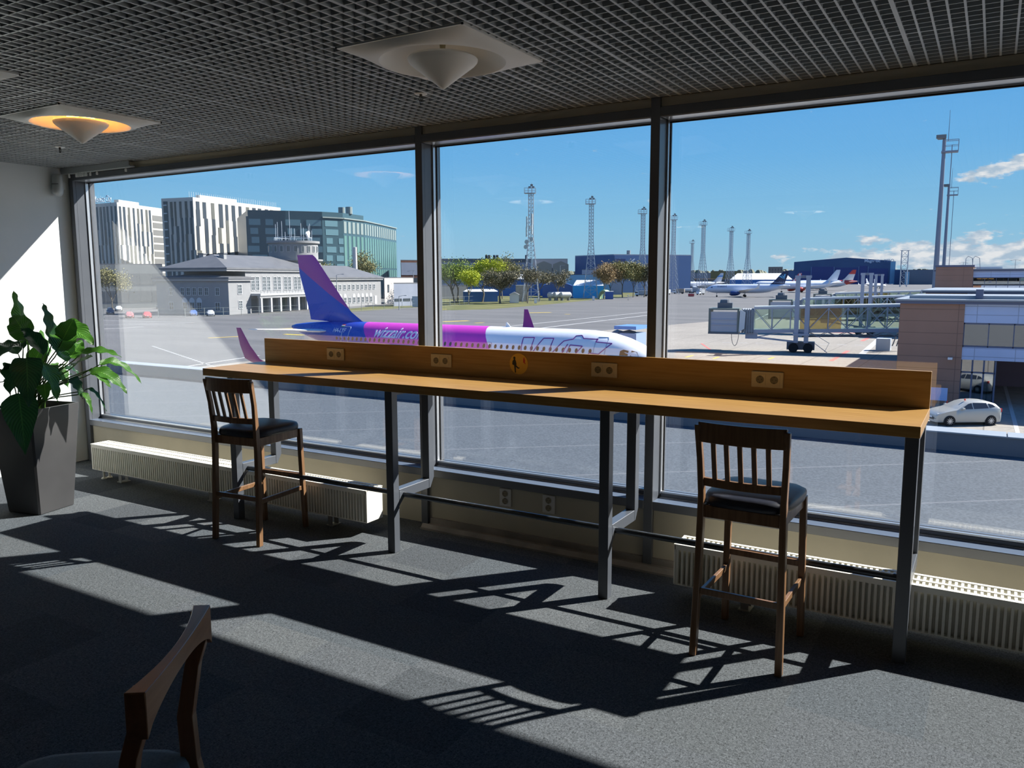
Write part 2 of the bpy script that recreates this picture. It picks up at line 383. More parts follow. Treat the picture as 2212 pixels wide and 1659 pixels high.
MB().box((0, 0, 0), (1.02, .045, .012)).build('rail', mat('rail_grey', (.36,.38,.37), .45), t)
MB().box((0, .0, .012), (1.0, .008, .05)).build('fascia', MATS['rail_grey'], t)
gl = None
for xx in (.10, .21, .24, .27, .30, .33, .36, .42, .52, .93):
    if gl is None:
        gl = MB().box((-.004, .012, -.012), (.004, .022, 0)).box((-.006,.010,-.035),(.006,.024,-.012)).build('glider', lamp_white, t, loc=(xx, 0, 0))
    else:
        c = gl.copy(); COL.objects.link(c); c.parent = t; c.location = (xx, 0, 0)
# ------------------------------------------------ radiators
rad_white = nmat('radiator_enamel', (.84,.81,.70), (.86,.84,.74), 3, .45)
def radiator(xa, xb, label, legs, valve=None):
    t = thing('radiator', label, 'radiator', (xa, 4.085, 0), 0, 'low white panel radiators under the windows')
    L_ = xb-xa; z0, z1 = .085, .31
    # front panel: vertical flutes
    q = MB(); x = .012; yf = -.085
    while x < L_-.022:
        q.prism([(x, yf+.034), (x+.002, yf), (x+.0135, yf), (x+.0155, yf+.034)], z0+.006, z1-.03, 'z'); x += .0262
    q.box((.004, yf+.034, z0), (L_-.004, yf+.044, z1-.006)); q.box((.004, yf+.001, z1-.03), (L_-.004, yf+.02, z1-.006)); q.box((.004,yf+.003,z0),(L_-.004,yf+.02,z0+.007))
    q.build('front_panel', rad_white, t, smooth=False)
    q = MB()
    for yy in (-.005, .07): q.box((.004, yy-.006, z0), (L_-.004, yy+.008, z1-.008))
    q.build('rear_panels', rad_white, t)
    q = MB()
    q.box((0, -.086, z1-.006), (L_, -.066, z1)); q.box((0, -.012, z1-.006), (L_, .008, z1)); q.box((0, .064, z1-.006), (L_, .084, z1))
    x = .01
    while x < L_: q.box((x, -.07, z1-.010), (x+.012, .066, z1-.003)); x += .026
    q.build('top_grille', rad_white, t)
    for sx in (0, L_-.012): MB().box((sx, -.084, z0), (sx+.012, .084, z1+.001)).build('end_cap', rad_white, t, bevel=.003)
    for lx_ in legs:
        q = MB().box((lx_, -.04, 0), (lx_+.04, -.036, z0+.05)); q.box((lx_, .02, 0), (lx_+.04, .024, z0+.05)); q.box((lx_-.01, -.05, 0), (lx_+.05, .04, .006))
        q.build('floor_bracket', mat('bracket_grey', (.30,.30,.28), .5), t)
    if valve is not None:
        for dy in (-.03, .02):
            q = MB().tube([(valve, dy, z0+.01), (valve, dy, .03), (valve, dy, 0)], .009, 8); q.lathe([(.0,.012),(.02,.010),(.024,.0)], 14, (valve, dy, .001), cap=False)
            q.build('pipe', rad_white, t, smooth=True)
    return t
radiator(-6.61, -3.515, 'long low white radiator on the left, running from the plant to behind the left stool', (.30, 1.45, 2.7), .08)
radiator(-1.378, 2.05, 'low white ribbed radiator on the right, behind the right stool and the last table leg', (.35, 1.9, 3.0), None)
# pipe cover along the foot of the wall
q = MB().box((-3.30, 4.30, 0), (-1.40, 4.44, .012)); q.prism([(4.30, 0), (4.33, .035), (4.335, .035), (4.305, 0)], -3.30, -1.40, 'x'); q.box((-3.30, 4.42, .012), (-1.40, 4.44, .05))
struct(q.build('baseboard_front', nmat('worn_skirting', (.20,.185,.17), (.30,.27,.24), 6, .5)))
# ------------------------------------------------ sockets
sock_cream = mat('socket_cream', (.60,.50,.33), .35)
dark_ins = mat('socket_recess', (.05,.04,.03), .5)
def socket(name, x, y, z, label, group, vertical, cream=sock_cream):
    t = thing(name, label, 'power socket', (x, y, z), 0, group)
    if vertical: w_, h_ = .045, .060; cs = ((0, .026), (0, -.024))
    else: w_, h_ = .083, .043; cs = ((-.037, 0), (.037, 0))
    MB().box((-w_, -.010, -h_), (w_, 0, h_)).build('frame', cream, t, bevel=.003)
    for cx_, cz_ in cs:
        if vertical: p = MB().lathe([(.0225,-.010),(.0225,-.012),(.019,-.012)], 24, (cx_,0,cz_), axis='y', cap=False)
        else:
            p = MB().box((cx_-.029,-.0125,-.029),(cx_+.029,-.010,.029))
        ins = p.build('insert', cream, t)
        r_ = .019
        MB().lathe([(r_+.0015,-.0125),(r_+.0015,-.0145),(r_,-.0145),(r_,-.0128),(.0,-.0128)], 24, (cx_,0,cz_), axis='y', cap=False).build('recess', mat('recess_shade', (.20,.165,.10) if not vertical else (.28,.27,.25), .5), t)
        q = MB()
        for s in (-1, 1): q.lathe([(.0028,-.0128),(.0028,-.0134),(.0,-.0134)], 10, (cx_+s*.0095,0,cz_), axis='y')
        q.box((cx_-.003,-.0145,cz_+.0145),(cx_+.003,-.0128,cz_+.019)); q.box((cx_-.003,-.0145,cz_-.019),(cx_+.003,-.0128,cz_-.0145))
        q.build('pin_hole', dark_ins, ins)
    return t
YU = 4.35
gs = 'double sockets on the upstand of the window bar'
socket('double_socket', -4.071, YU, 1.172, 'cream double socket on the upstand, farthest left, above the left stool', gs, False)
socket('double_socket', -3.132, YU, 1.172, 'cream double socket on the upstand, just left of the yellow sticker', gs, False)
socket('double_socket', -1.950, YU, 1.175, 'cream double socket on the upstand, just right of the yellow sticker', gs, False)
socket('double_socket', -1.005, YU, 1.176, 'cream double socket on the upstand, farthest right, above the right stool', gs, False)
wc = mat('socket_white', (.50,.49,.46), .4)
socket('wall_socket', -2.690, 4.44, .277, 'upright double wall socket below the sill, the left one of the pair', 'wall sockets under the middle window', True, wc)
socket('wall_socket', -2.365, 4.44, .277, 'upright double wall socket below the sill, the right one of the pair', 'wall sockets under the middle window', True, wc)
# ------------------------------------------------ round sticker
t = thing('round_sticker', 'round yellow sticker with a black walking figure, stuck on the bar upstand', 'sticker', (-2.536, YU-.001, 1.181))
MB().lathe([(.066,0),(.066,-.0012),(.0,-.0012)], 40, axis='y').build('disc', mat('sticker_yellow', (.72,.40,.035), .5), t)
q = MB(); q.lathe([(.0085,-.0012),(.0085,-.0018),(.0,-.0018)], 14, (-.032,0,.036), axis='y')
for poly in ([(-.036,.028),(-.026,.028),(-.020,.014),(-.016,-.004),(-.020,-.012),(-.036,-.010),(-.045,.004),(-.046,.014)],
             [(-.034,-.010),(-.022,-.010),(-.020,-.056),(-.028,-.058)], [(-.026,-.008),(-.018,-.010),(-.001,-.024),(.006,-.020),(.004,-.030),(-.008,-.030),(-.024,-.018)],
             [(-.048,.006),(-.040,.004),(-.038,-.010),(-.046,-.006)]):
    q.prism(poly, -.0018, -.0012, 'y')
q.build('black_figure', mat('sticker_black', (.01,.01,.01), .5), t)
q = MB(); q.lathe([(.004,-.0012),(.004,-.0018),(.0,-.0018)], 10, (.038,0,.038), axis='y')
for poly in ([(.033,.034),(.042,.034),(.046,.022),(.044,.012),(.050,.002),(.044,.0),(.038,.010),(.034,.006),(.032,.016)],): q.prism(poly, -.0018, -.0012, 'y')
q.build('red_figure', mat('sticker_red', (.55,.03,.02), .5), t)
# ================================================================== BAR TABLE
def wood(name, c1, c2, axis='x', rough=.38, sc=9):
    st = {'x': (.12, 2.2, 2.2), 'y': (2.2, .12, 2.2), 'z': (2.2, 2.2, .12)}[axis]
    return nmat(name, c1, c2, sc*2.2, rough, st, 6, bump=.04, bdist=.002, lo=.3, hi=.72, spec=.45)
oak = wood('oak_veneer', (.31,.165,.046), (.42,.245,.076), 'x', .34, 14)
dark_metal = mat('dark_table_steel', (.082,.092,.108), .34, .0, .55)
t = thing('bar_table', 'long oak window bar with raised back board on dark steel legs', 'bar table', (-2.54, 4.08, 0))
def tm(): q = MB(); q.M = Matrix.Translation((2.54, -4.08, 0)); return q
tm().box((-4.845, 3.802, 1.029), (-.2307, 4.378, 1.08)).build('tabletop', oak, t, bevel=.0015)
tm().box((-4.807, YU, 1.08), (-.232, YU+.028, 1.262)).build('upstand', oak, t, bevel=.0015)
lw = .0556; LX = [-4.6125, -3.188, -1.736, -.290]
for x in LX:
    y0, y1 = 3.82, 3.82+lw; b0, b1 = 4.19, 4.19+lw
    tm().box((x, y0, 0), (x+lw, y1, 1.029)).build('front_leg', dark_metal, t, bevel=.002)
    q = tm(); q.prism([(b0, 1.029), (b1, 1.029), (b1, .405), (4.205, .338), (b0, .338)], x, x+lw, 'x'); q.build('rear_leg', dark_metal, t, bevel=.002)
    q = tm(); q.prism([(y1, .40), (b0, .40), (b0, .338), (y1+.05, .338), (y1, .29)], x, x+lw, 'x'); q.build('leg_brace', dark_metal, t, bevel=.002)
    tm().box((x+.004, y1, 1.0), (x+lw-.004, b0, 1.029)).build('top_brace', dark_metal, t)
for a, b_ in zip(LX[:-1], LX[1:]):
    q = tm(); q.tube([(a+lw-.004, 3.925, .358), (b_+.004, 3.925, .358)], .0165, 16); q.build('foot_rail', mat('foot_rail_steel', (.07,.08,.09), .25, .55), t, smooth=True)

# ================================================================== STOOLS
stool_wood = wood('stool_wood', (.150,.078,.038), (.24,.135,.068), 'z', .32, 14)
seat_leather = nmat('dark_blue_leather', (.014,.017,.028), (.020,.024,.038), 40, .40, bump=.05, bdist=.002, spec=.4)
def arc_bar(x0, x1, y, z0, z1, th, sag, n=12, topsag=0):
    """curved horizontal rail: bows backwards (-y) in the middle"""
    rings = []
    for i in range(n+1):
        f = i/n; x = x0+(x1-x0)*f; yy = y-sag*(1-(2*f-1)**2); zt = z1-topsag*(1-(2*f-1)**2)
        rings.append([(x, yy-th/2, z0), (x, yy+th/2, z0), (x, yy+th/2, zt), (x, yy-th/2, zt)])
    return rings
def make_stool():
    t = thing('bar_stool', 'wooden slatted stool', 'bar stool', (0, 0, 0), 0, 'wooden slatted stools at the window bar')
    hw = .192
    def rl(sx):    # rear leg + back post, gently curved in side view
        pts = [(-.232, 0), (-.214, .35), (-.205, .62), (-.207, .76), (-.222, .92), (-.250, 1.075)]
        rings = []
        for y, z in pts:
            ww = .030 if z < .7 else .026; dd = .036 if z < .8 else .028
            sp = sx*(hw-.012+.012*abs(z-.7)/.7) if z < .7 else sx*(hw-.014+.014*(z-.7)/.37)
            rings.append([(sp-ww/2, y-dd/2, z), (sp+ww/2, y-dd/2, z), (sp+ww/2, y+dd/2, z), (sp-ww/2, y+dd/2, z)])
        return MB().loft(rings)
    for sx in (-1, 1): rl(sx).build('leg', stool_wood, t, bevel=.003)
    for sx in (-1, 1):
        rings = []
        for y, z in ((.226, 0), (.214, .35), (.206, .70)):
            sp = sx*(hw-.008-.008*z/.7); w_ = .031
            rings.append([(sp-w_/2, y-w_/2, z), (sp+w_/2, y-w_/2, z), (sp+w_/2, y+w_/2, z), (sp-w_/2, y+w_/2, z)])
        MB().loft(rings).build('leg', stool_wood, t, bevel=.003)
    q = MB(); q.box((-hw+.02, -.200, .645), (hw-.02, -.180, .700)); q.box((-hw+.02, .190, .645), (hw-.02, .210, .700))
    for sx in (-1, 1): q.box((sx*(hw-.022)-.010, -.19, .645), (sx*(hw-.022)+.010, .20, .700))
    q.build('seat_frame', stool_wood, t, bevel=.002)
    # padded seat
    n = 28; rings = []
    def rr(sx_, sy_, z, cy=.006):
        out = []
        for i in range(n):
            a = 2*PI*i/n; c_, s_ = math.cos(a), math.sin(a); e_ = 5.0
            k_ = (abs(c_)**e_+abs(s_)**e_)**(-1/e_)
            wx = sx_*(1+.05*(s_*k_)); out.append((c_*k_*wx, cy+s_*k_*sy_, z))
        return out
    for f, z in ((.93, .700), (.985, .704), (1.0, .716), (1.0, .730), (.975, .743), (.90, .752), (.70, .759), (.35, .762), (.05, .763)):
        rings.append(rr(.199*f, .222*f, z))
    MB().loft(rings).build('seat', seat_leather, t, smooth='all')
    # back
    MB().loft(arc_bar(-hw+.002, hw-.002, -.243, 1.0, 1.088, .022, .028, topsag=.0)).build('top_rail', stool_wood, t, bevel=.002)
    MB().loft(arc_bar(-hw+.014, hw-.014, -.207, .795, .832, .020, .022)).build('lower_back_rail', stool_wood, t, bevel=.002)
    for i in range(5):
        x = -.118+.059*i; s_ = 1-(x/hw)**2
        MB().bar((x, -.207-.022*s_, .828), (x, -.243-.027*s_, 1.004), .021, .011, up=(0,1,0)).build('back_slat', stool_wood, t, bevel=.001)
    # rungs
    MB().bar((-hw+.02, -.215, .305), (hw-.02, -.215, .305), .016, .030).build('stretcher', stool_wood, t, bevel=.002)
    MB().bar((-hw+.02, .213, .365), (hw-.02, .213, .365), .018, .030).build('stretcher', stool_wood, t, bevel=.002)
    MB().box((-hw+.03, .222, .372), (hw-.03, .231, .384)).build('kick_plate', mat('kick_plate_metal', (.35,.32,.28), .3, .9), t)
    for sx in (-1, 1): MB().bar((sx*(hw-.014), -.21, .285), (sx*(hw-.014), .21, .285), .016, .030).build('stretcher', stool_wood, t, bevel=.002)
    return t
s1 = make_stool()
s1['label'] = 'slatted wooden bar stool with dark leather seat at the right end of the bar'
s1.location = (-.885, 3.665, 0); s1.rotation_euler = (0, 0, R(-1))
s2 = copy_tree(s1); s2['label'] = 'slatted wooden bar stool with dark leather seat, at the left end near the plant'
s2.location = (-4.185, 3.700, 0); s2.rotation_euler = (0, 0, R(5))

# ================================================================== FOREGROUND CHAIR
cw = wood('chair_wood', (.33,.155,.075), (.44,.22,.11), 'x', .30, 10)
cw2 = wood('chair_wood_upright', (.30,.14,.066), (.40,.20,.098), 'z', .30, 10)
fab = nmat('grey_chair_fabric', (.10,.125,.14), (.14,.165,.18), 160, .9, bump=.2, bdist=.002)
A = Vector((-1.467, .945, .87)); B_ = Vector((-1.727, 1.316, .87))
# local frame: x along the back from near to far end, -y towards the seat
dx = (B_-A); Lc = dx.length; ang = math.atan2(dx.y, dx.x)
t = thing('dining_chair', 'brown wooden chair with a curved open back and grey seat in the near left corner', 'chair', (A.x, A.y, 0), ang)
n = 18; rings = []
for i in range(n+1):       # top rail, bowed backwards
    f = i/n; x = Lc*f; k_ = 1-(2*f-1)**2; o_ = -.020-.008*k_; i_ = .024-.030*k_; hgt = .105-.062*k_**.7
    rings.append([(x, o_, .87-hgt), (x, i_, .87-hgt), (x, i_, .87), (x, o_, .87)])
MB().loft(rings).build('top_rail', cw, t, bevel=.0015)
for sx in (0, 1):
    rings = []
    for z, y, d_, w_ in ((.0, -.03, .032, .030), (.25, .0, .036, .032), (.45, .045, .042, .034), (.58, .050, .040, .034), (.72, .025, .036, .034), (.80, .0, .038, .036), (.868, 0, .038, .04)):
        xc = .019 if sx == 0 else Lc-.019
        rings.append([(xc-w_/2, y-d_/2, z), (xc+w_/2, y-d_/2, z), (xc+w_/2, y+d_/2, z), (xc-w_/2, y+d_/2, z)])
    MB().loft(rings).build('back_post', cw2, t, bevel=.0015)
for sx in (0, 1):
    xc = .02 if sx == 0 else Lc-.02
    rings = [[(xc-.016, .45-.016, z), (xc+.016, .45-.016, z), (xc+.016, .45+.016, z), (xc-.016, .45+.016, z)] for z in (0, .42)]
    MB().loft(rings).build('leg', cw2, t, bevel=.0015)
q = MB(); q.box((.03, .03, .37), (Lc-.03, .05, .42)); q.box((.03, .44, .37), (Lc-.03, .46, .42)); q.box((.012, .05, .37), (.03, .45, .42)); q.box((Lc-.03, .05, .37), (Lc-.012, .45, .42))
q.build('seat_frame', cw, t)
n = 32; rings = []
for f, z in ((.95,.42),(1,.432),(1,.452),(.97,.468),(.86,.477),(.5,.482),(.05,.483)):
    ring = []
    for i in range(n):
        a = 2*PI*i/n; c_, s_ = math.cos(a), math.sin(a); k_ = (abs(c_)**5+abs(s_)**5)**(-.2)
        ring.append((Lc/2+c_*k_*(Lc/2+.015)*f, .26+s_*k_*.235*f, z))
    rings.append(ring)
MB().loft(rings).build('seat', fab, t, smooth='all')

# ================================================================== PLANTER
pot_m = nmat('planter_grey', (.050,.050,.052), (.060,.060,.062), 3, .36, spec=.5)
soil_m = nmat('potting_soil', (.012,.009,.007), (.03,.022,.015), 30, .95, bump=.4)
PX, PY, PR = -6.085, 3.27, R(12)
t = thing('planter', 'tall tapered dark grey square planter by the left wall', 'planter', (PX, PY, 0), PR)
H_ = .79
def sqr(h, z, c=.012): return [(-h+c,-h,z),(h-c,-h,z),(h,-h+c,z),(h,h-c,z),(h-c,h,z),(-h+c,h,z),(-h,h-c,z),(-h,-h+c,z)]
MB().loft([sqr(.150, 0), sqr(.156, .006), sqr(.215, H_), sqr(.200, H_), sqr(.195, H_-.06)], cap=True).build('pot', pot_m, t)
MB().loft([sqr(.193, H_-.058), sqr(.193, H_-.045)]).build('soil', soil_m, t)
# ---- leafy plant standing in it
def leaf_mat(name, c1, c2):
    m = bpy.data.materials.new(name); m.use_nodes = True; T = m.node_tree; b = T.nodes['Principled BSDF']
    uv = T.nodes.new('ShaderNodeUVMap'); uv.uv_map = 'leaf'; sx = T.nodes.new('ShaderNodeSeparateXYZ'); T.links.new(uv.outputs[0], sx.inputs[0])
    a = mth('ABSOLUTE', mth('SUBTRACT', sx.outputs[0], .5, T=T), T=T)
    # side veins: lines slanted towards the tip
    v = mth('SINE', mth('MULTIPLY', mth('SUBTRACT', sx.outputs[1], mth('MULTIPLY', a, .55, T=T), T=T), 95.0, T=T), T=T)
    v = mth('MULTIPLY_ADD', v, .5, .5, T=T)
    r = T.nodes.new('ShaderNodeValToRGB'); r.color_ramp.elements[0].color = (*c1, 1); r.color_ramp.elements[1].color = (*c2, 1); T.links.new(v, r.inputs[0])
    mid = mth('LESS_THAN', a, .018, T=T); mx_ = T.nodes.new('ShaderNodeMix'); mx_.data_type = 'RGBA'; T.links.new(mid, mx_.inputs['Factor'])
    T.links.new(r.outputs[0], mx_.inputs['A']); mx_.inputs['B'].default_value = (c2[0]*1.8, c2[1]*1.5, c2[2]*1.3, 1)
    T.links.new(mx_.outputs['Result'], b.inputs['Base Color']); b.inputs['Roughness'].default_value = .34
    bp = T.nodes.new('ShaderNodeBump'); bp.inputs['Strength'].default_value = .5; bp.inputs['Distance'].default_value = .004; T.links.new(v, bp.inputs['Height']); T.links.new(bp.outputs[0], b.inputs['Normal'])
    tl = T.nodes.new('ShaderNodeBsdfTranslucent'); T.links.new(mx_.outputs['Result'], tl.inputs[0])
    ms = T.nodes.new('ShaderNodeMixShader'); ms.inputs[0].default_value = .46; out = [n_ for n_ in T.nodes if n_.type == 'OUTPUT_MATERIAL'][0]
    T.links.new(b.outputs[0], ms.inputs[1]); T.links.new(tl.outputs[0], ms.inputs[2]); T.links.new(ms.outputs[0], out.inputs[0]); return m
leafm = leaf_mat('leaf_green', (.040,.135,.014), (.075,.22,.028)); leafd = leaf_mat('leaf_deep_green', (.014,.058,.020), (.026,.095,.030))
stem_m = mat('leaf_stalk', (.07,.14,.025), .4)
pl = thing('leafy_plant', 'broad-leaved green plant growing in the grey planter', 'plant', (PX, PY, H_-.05))
def bez(p0, p1, p2, p3, f): g_ = 1-f; return p0*g_**3+p1*3*g_*g_*f+p2*3*g_*f*f+p3*f**3
def leaf(base, mid, tip, wid, roll=0, m=leafm, ctrl=None, cup=.25, wav=.0, seed=0):
    """stalk from base to mid, blade from mid to tip (world points)"""
    O = Vector((PX, PY, H_-.05)); base, mid, tip = [Vector(p)-O for p in (base, mid, tip)]
    c1 = base+Vector((0, 0, .6*(mid.z-base.z)+.05))
    MB().tube([bez(base, c1, mid-(mid-base)*.2, mid, i/7) for i in range(8)], [.0045]*7+[.0035], 7).build('stalk', stem_m, pl, smooth=True)
    d = (tip-mid); Ln = d.length
    k1 = mid+(ctrl[0]*Vector((0,0,1)) if ctrl else (mid-base).normalized()*Ln*.3)
    if ctrl: k1 = mid + d*.33 + Vector((0,0,ctrl[0])); k2 = mid + d*.7 + Vector((0,0,ctrl[1]))
    else: k1 = mid+(mid-c1).normalized()*Ln*.35; k2 = mid+d*.72+Vector((0,0,.06*Ln))
    n_ = 20; cr = 7; rows = []; rnd = random.Random(seed)
    ph = rnd.random()*6
    for i in range(n_+1):
        f = i/n_; p = bez(mid, k1, k2, tip, f); tg = (bez(mid, k1, k2, tip, min(f+.02, 1))-bez(mid, k1, k2, tip, max(f-.02, 0))).normalized()
        side = tg.cross(Vector((0,0,1)))
        if side.length < .15: side = tg.cross(Vector((math.sin(seed), math.cos(seed), 0)))
        side.normalize(); side = Matrix.Rotation(roll, 3, tg) @ side; up = side.cross(tg)
        w_ = wid*(math.sin(PI*min(1, f**.72)))**.85*(1-.25*f) + .0008
        row = []
        for j in range(cr):
            s = (j/(cr-1)-.5)*2; wv = wav*wid*math.sin(f*22+ph+s*1.2)*abs(s)
            row.append(p+side*s*w_*.5*(1-.12*cup*s*s)+up*(abs(s)**1.5*w_*.5*cup+wv))
        rows.append(row)
    q = MB()
    vs = [p for r_ in rows for p in r_]; fs = [(i*cr+j, i*cr+j+1, (i+1)*cr+j+1, (i+1)*cr+j) for i in range(n_) for j in range(cr-1)]
    q._add(vs, fs); me = bpy.data.meshes.new('leaf'); me.from_pydata([tuple(v_) for v_ in q.v], [], q.f); me.materials.append(m)
    ul = me.uv_layers.new(name='leaf')
    for lp in me.loops: ul.data[lp.index].uv = ((lp.vertex_index % cr)/(cr-1), (lp.vertex_index//cr)/n_)
    for p in me.polygons: p.use_smooth = True
    o = bpy.data.objects.new('leaf', me); COL.objects.link(o); o.parent = pl
    return o
def pp(u, v, y): q_ = pixel_ray(u, v); s_ = y/q_.y; return Vector((s_*q_.x, y, EYE.z+s_*q_.z))
bs = lambda a, b_: (PX+a, PY+b_, H_-.06)
LV = [ # base offset, blade start (u,v,y), tip (u,v,y), width, roll, material, bow
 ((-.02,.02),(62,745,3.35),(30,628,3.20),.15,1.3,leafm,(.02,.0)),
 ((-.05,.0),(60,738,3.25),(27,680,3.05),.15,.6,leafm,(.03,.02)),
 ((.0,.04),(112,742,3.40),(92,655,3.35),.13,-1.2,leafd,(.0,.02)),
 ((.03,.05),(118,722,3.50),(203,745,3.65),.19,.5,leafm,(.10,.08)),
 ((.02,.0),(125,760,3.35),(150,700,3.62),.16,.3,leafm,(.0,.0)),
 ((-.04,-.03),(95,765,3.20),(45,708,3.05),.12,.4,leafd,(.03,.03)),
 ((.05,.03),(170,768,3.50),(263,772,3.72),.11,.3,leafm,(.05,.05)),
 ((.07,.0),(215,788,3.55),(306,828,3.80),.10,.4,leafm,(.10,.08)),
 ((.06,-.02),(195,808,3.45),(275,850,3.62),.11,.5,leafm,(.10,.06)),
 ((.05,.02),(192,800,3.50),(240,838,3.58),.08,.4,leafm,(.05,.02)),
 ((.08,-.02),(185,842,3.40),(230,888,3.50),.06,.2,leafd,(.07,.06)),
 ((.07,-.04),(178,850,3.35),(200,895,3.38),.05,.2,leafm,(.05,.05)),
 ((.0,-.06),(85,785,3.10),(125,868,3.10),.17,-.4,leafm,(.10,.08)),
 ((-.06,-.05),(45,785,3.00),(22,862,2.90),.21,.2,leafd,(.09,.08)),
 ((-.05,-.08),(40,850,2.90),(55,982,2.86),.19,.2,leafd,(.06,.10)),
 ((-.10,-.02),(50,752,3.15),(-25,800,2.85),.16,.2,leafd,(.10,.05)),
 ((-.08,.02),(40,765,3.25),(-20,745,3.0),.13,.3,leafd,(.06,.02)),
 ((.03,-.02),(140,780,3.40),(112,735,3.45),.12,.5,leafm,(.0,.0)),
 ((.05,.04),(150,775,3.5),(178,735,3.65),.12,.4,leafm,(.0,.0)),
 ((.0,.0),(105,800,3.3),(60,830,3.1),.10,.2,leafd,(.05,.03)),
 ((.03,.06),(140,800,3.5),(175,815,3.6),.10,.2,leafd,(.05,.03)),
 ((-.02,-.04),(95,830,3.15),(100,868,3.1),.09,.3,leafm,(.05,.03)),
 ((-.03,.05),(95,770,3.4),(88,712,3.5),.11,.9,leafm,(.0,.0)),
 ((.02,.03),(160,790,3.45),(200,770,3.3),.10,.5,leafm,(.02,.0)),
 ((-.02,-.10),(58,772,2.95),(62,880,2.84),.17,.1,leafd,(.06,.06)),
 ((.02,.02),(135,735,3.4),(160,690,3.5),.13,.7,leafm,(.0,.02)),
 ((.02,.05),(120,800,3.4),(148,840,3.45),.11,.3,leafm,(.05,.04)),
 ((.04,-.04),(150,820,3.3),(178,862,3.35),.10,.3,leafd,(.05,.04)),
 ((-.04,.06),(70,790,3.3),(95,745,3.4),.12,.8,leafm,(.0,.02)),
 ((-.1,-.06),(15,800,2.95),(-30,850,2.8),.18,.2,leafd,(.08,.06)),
]
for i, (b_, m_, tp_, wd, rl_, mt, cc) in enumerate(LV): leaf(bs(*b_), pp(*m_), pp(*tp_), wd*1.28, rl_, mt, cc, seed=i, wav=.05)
random.seed(4)
for i in range(9):
    a = random.uniform(0, 2*PI); r_ = random.uniform(.02,.08); p0 = Vector(bs(r_*math.cos(a), r_*math.sin(a))); p1 = p0+Vector((math.cos(a)*.10, math.sin(a)*.10, random.uniform(.15,.3)))
    leaf(p0, p1, p1+Vector((math.cos(a)*.14, math.sin(a)*.14, random.uniform(-.02,.10))), .08, .3, leafm if i % 2 else leafd, (.03,.02), seed=40+i, wav=.04)
# ================================================================== OUTSIDE: GROUND
ALB = 1.0
def ground_mat(name, c1, c2, c3=None, joint=None, jw=.02, scale=.05, streak=None):
    """weathered paving: large patches, fine grain, optional slab joints"""
    m = nmat(name, c1, c2, scale, .85, streak or (1,1,1), 8, coord='Object', lo=.3, hi=.7)
    T = m.node_tree; b = T.nodes['Principled BSDF']; src = b.inputs['Base Color'].links[0].from_socket
    t = T.nodes.new('ShaderNodeTexCoord'); n = T.nodes.new('ShaderNodeTexNoise'); n.inputs['Scale'].default_value = 3.5; n.inputs['Detail'].default_value = 6
    T.links.new(t.outputs['Object'], n.inputs['Vector']); s = T.nodes.new('ShaderNodeVectorMath'); s.operation = 'SCALE'
    T.links.new(src, s.inputs[0]); T.links.new(mth('MULTIPLY_ADD', n.outputs[0], .8, .6, T=T), s.inputs['Scale']); res = s.outputs[0]
    if joint:
        br = T.nodes.new('ShaderNodeTexBrick'); br.offset = 0; br.inputs['Scale'].default_value = 1; br.inputs['Brick Width'].default_value = joint; br.inputs['Row Height'].default_value = joint
        br.inputs['Mortar Size'].default_value = jw; br.inputs['Color1'].default_value = (1,1,1,1); br.inputs['Color2'].default_value = (.93,.93,.93,1); br.inputs['Mortar'].default_value = (.5,.5,.5,1)
        T.links.new(t.outputs['Object'], br.inputs['Vector'])
        mu = T.nodes.new('ShaderNodeVectorMath'); mu.operation = 'MULTIPLY'; T.links.new(res, mu.inputs[0]); T.links.new(br.outputs[0], mu.inputs[1]); res = mu.outputs[0]
    T.links.new(res, b.inputs['Base Color']); return m
asph = ground_mat('apron_asphalt', (.092,.093,.096), (.135,.134,.136), scale=.035, streak=(1, 4, 1))
conc = ground_mat('apron_concrete', (.235,.215,.19), (.30,.275,.24), joint=6.0, jw=.05, scale=.06)
grassm = nmat('airfield_grass', (.07,.085,.022), (.14,.13,.045), .12, .95, (1,1,1), 8)
land = nmat('far_land', (.09,.10,.05), (.13,.12,.07), .01, .95)
def slab(name, pts, z, m, th=.02):
    q = MB(); q.prism([(p[0], p[1]) for p in pts], z-th, z, 'z'); o = q.build(name, m); struct(o); return o
slab('ground_land', [(-4000,-30),(4000,-30),(4000,5000),(-4000,5000)], GZ-.04, land, .5)
slab('apron_asphalt', [(-420,4),(600,4),(600,1330),(-420,1330)], GZ, asph, .03)
g1, g2, g3 = gp(1390,712), gp(1551,693), gp(1935,676)
slab('apron_concrete', [(-75,20),(120,20),(120,205),(g3.x+20,g3.y),(g2.x,g2.y),(g1.x-8,g1.y-20),(-75,110)], GZ+.012, conc, .02)
slab('grass_verge', [tuple(gp(938,671))[:2], tuple(gp(1060,668))[:2], tuple(gp(1180,658))[:2], tuple(gp(1290,647))[:2], tuple(gp(1400,637))[:2], tuple(gp(1400,629))[:2], tuple(gp(1180,636))[:2], tuple(gp(938,640))[:2]], GZ+.015, grassm)
slab('grass_verge', [tuple(gp(750,674))[:2], tuple(gp(900,664))[:2], tuple(gp(935,659))[:2], tuple(gp(935,655))[:2], tuple(gp(845,658))[:2], tuple(gp(755,667))[:2]], GZ+.015, grassm)
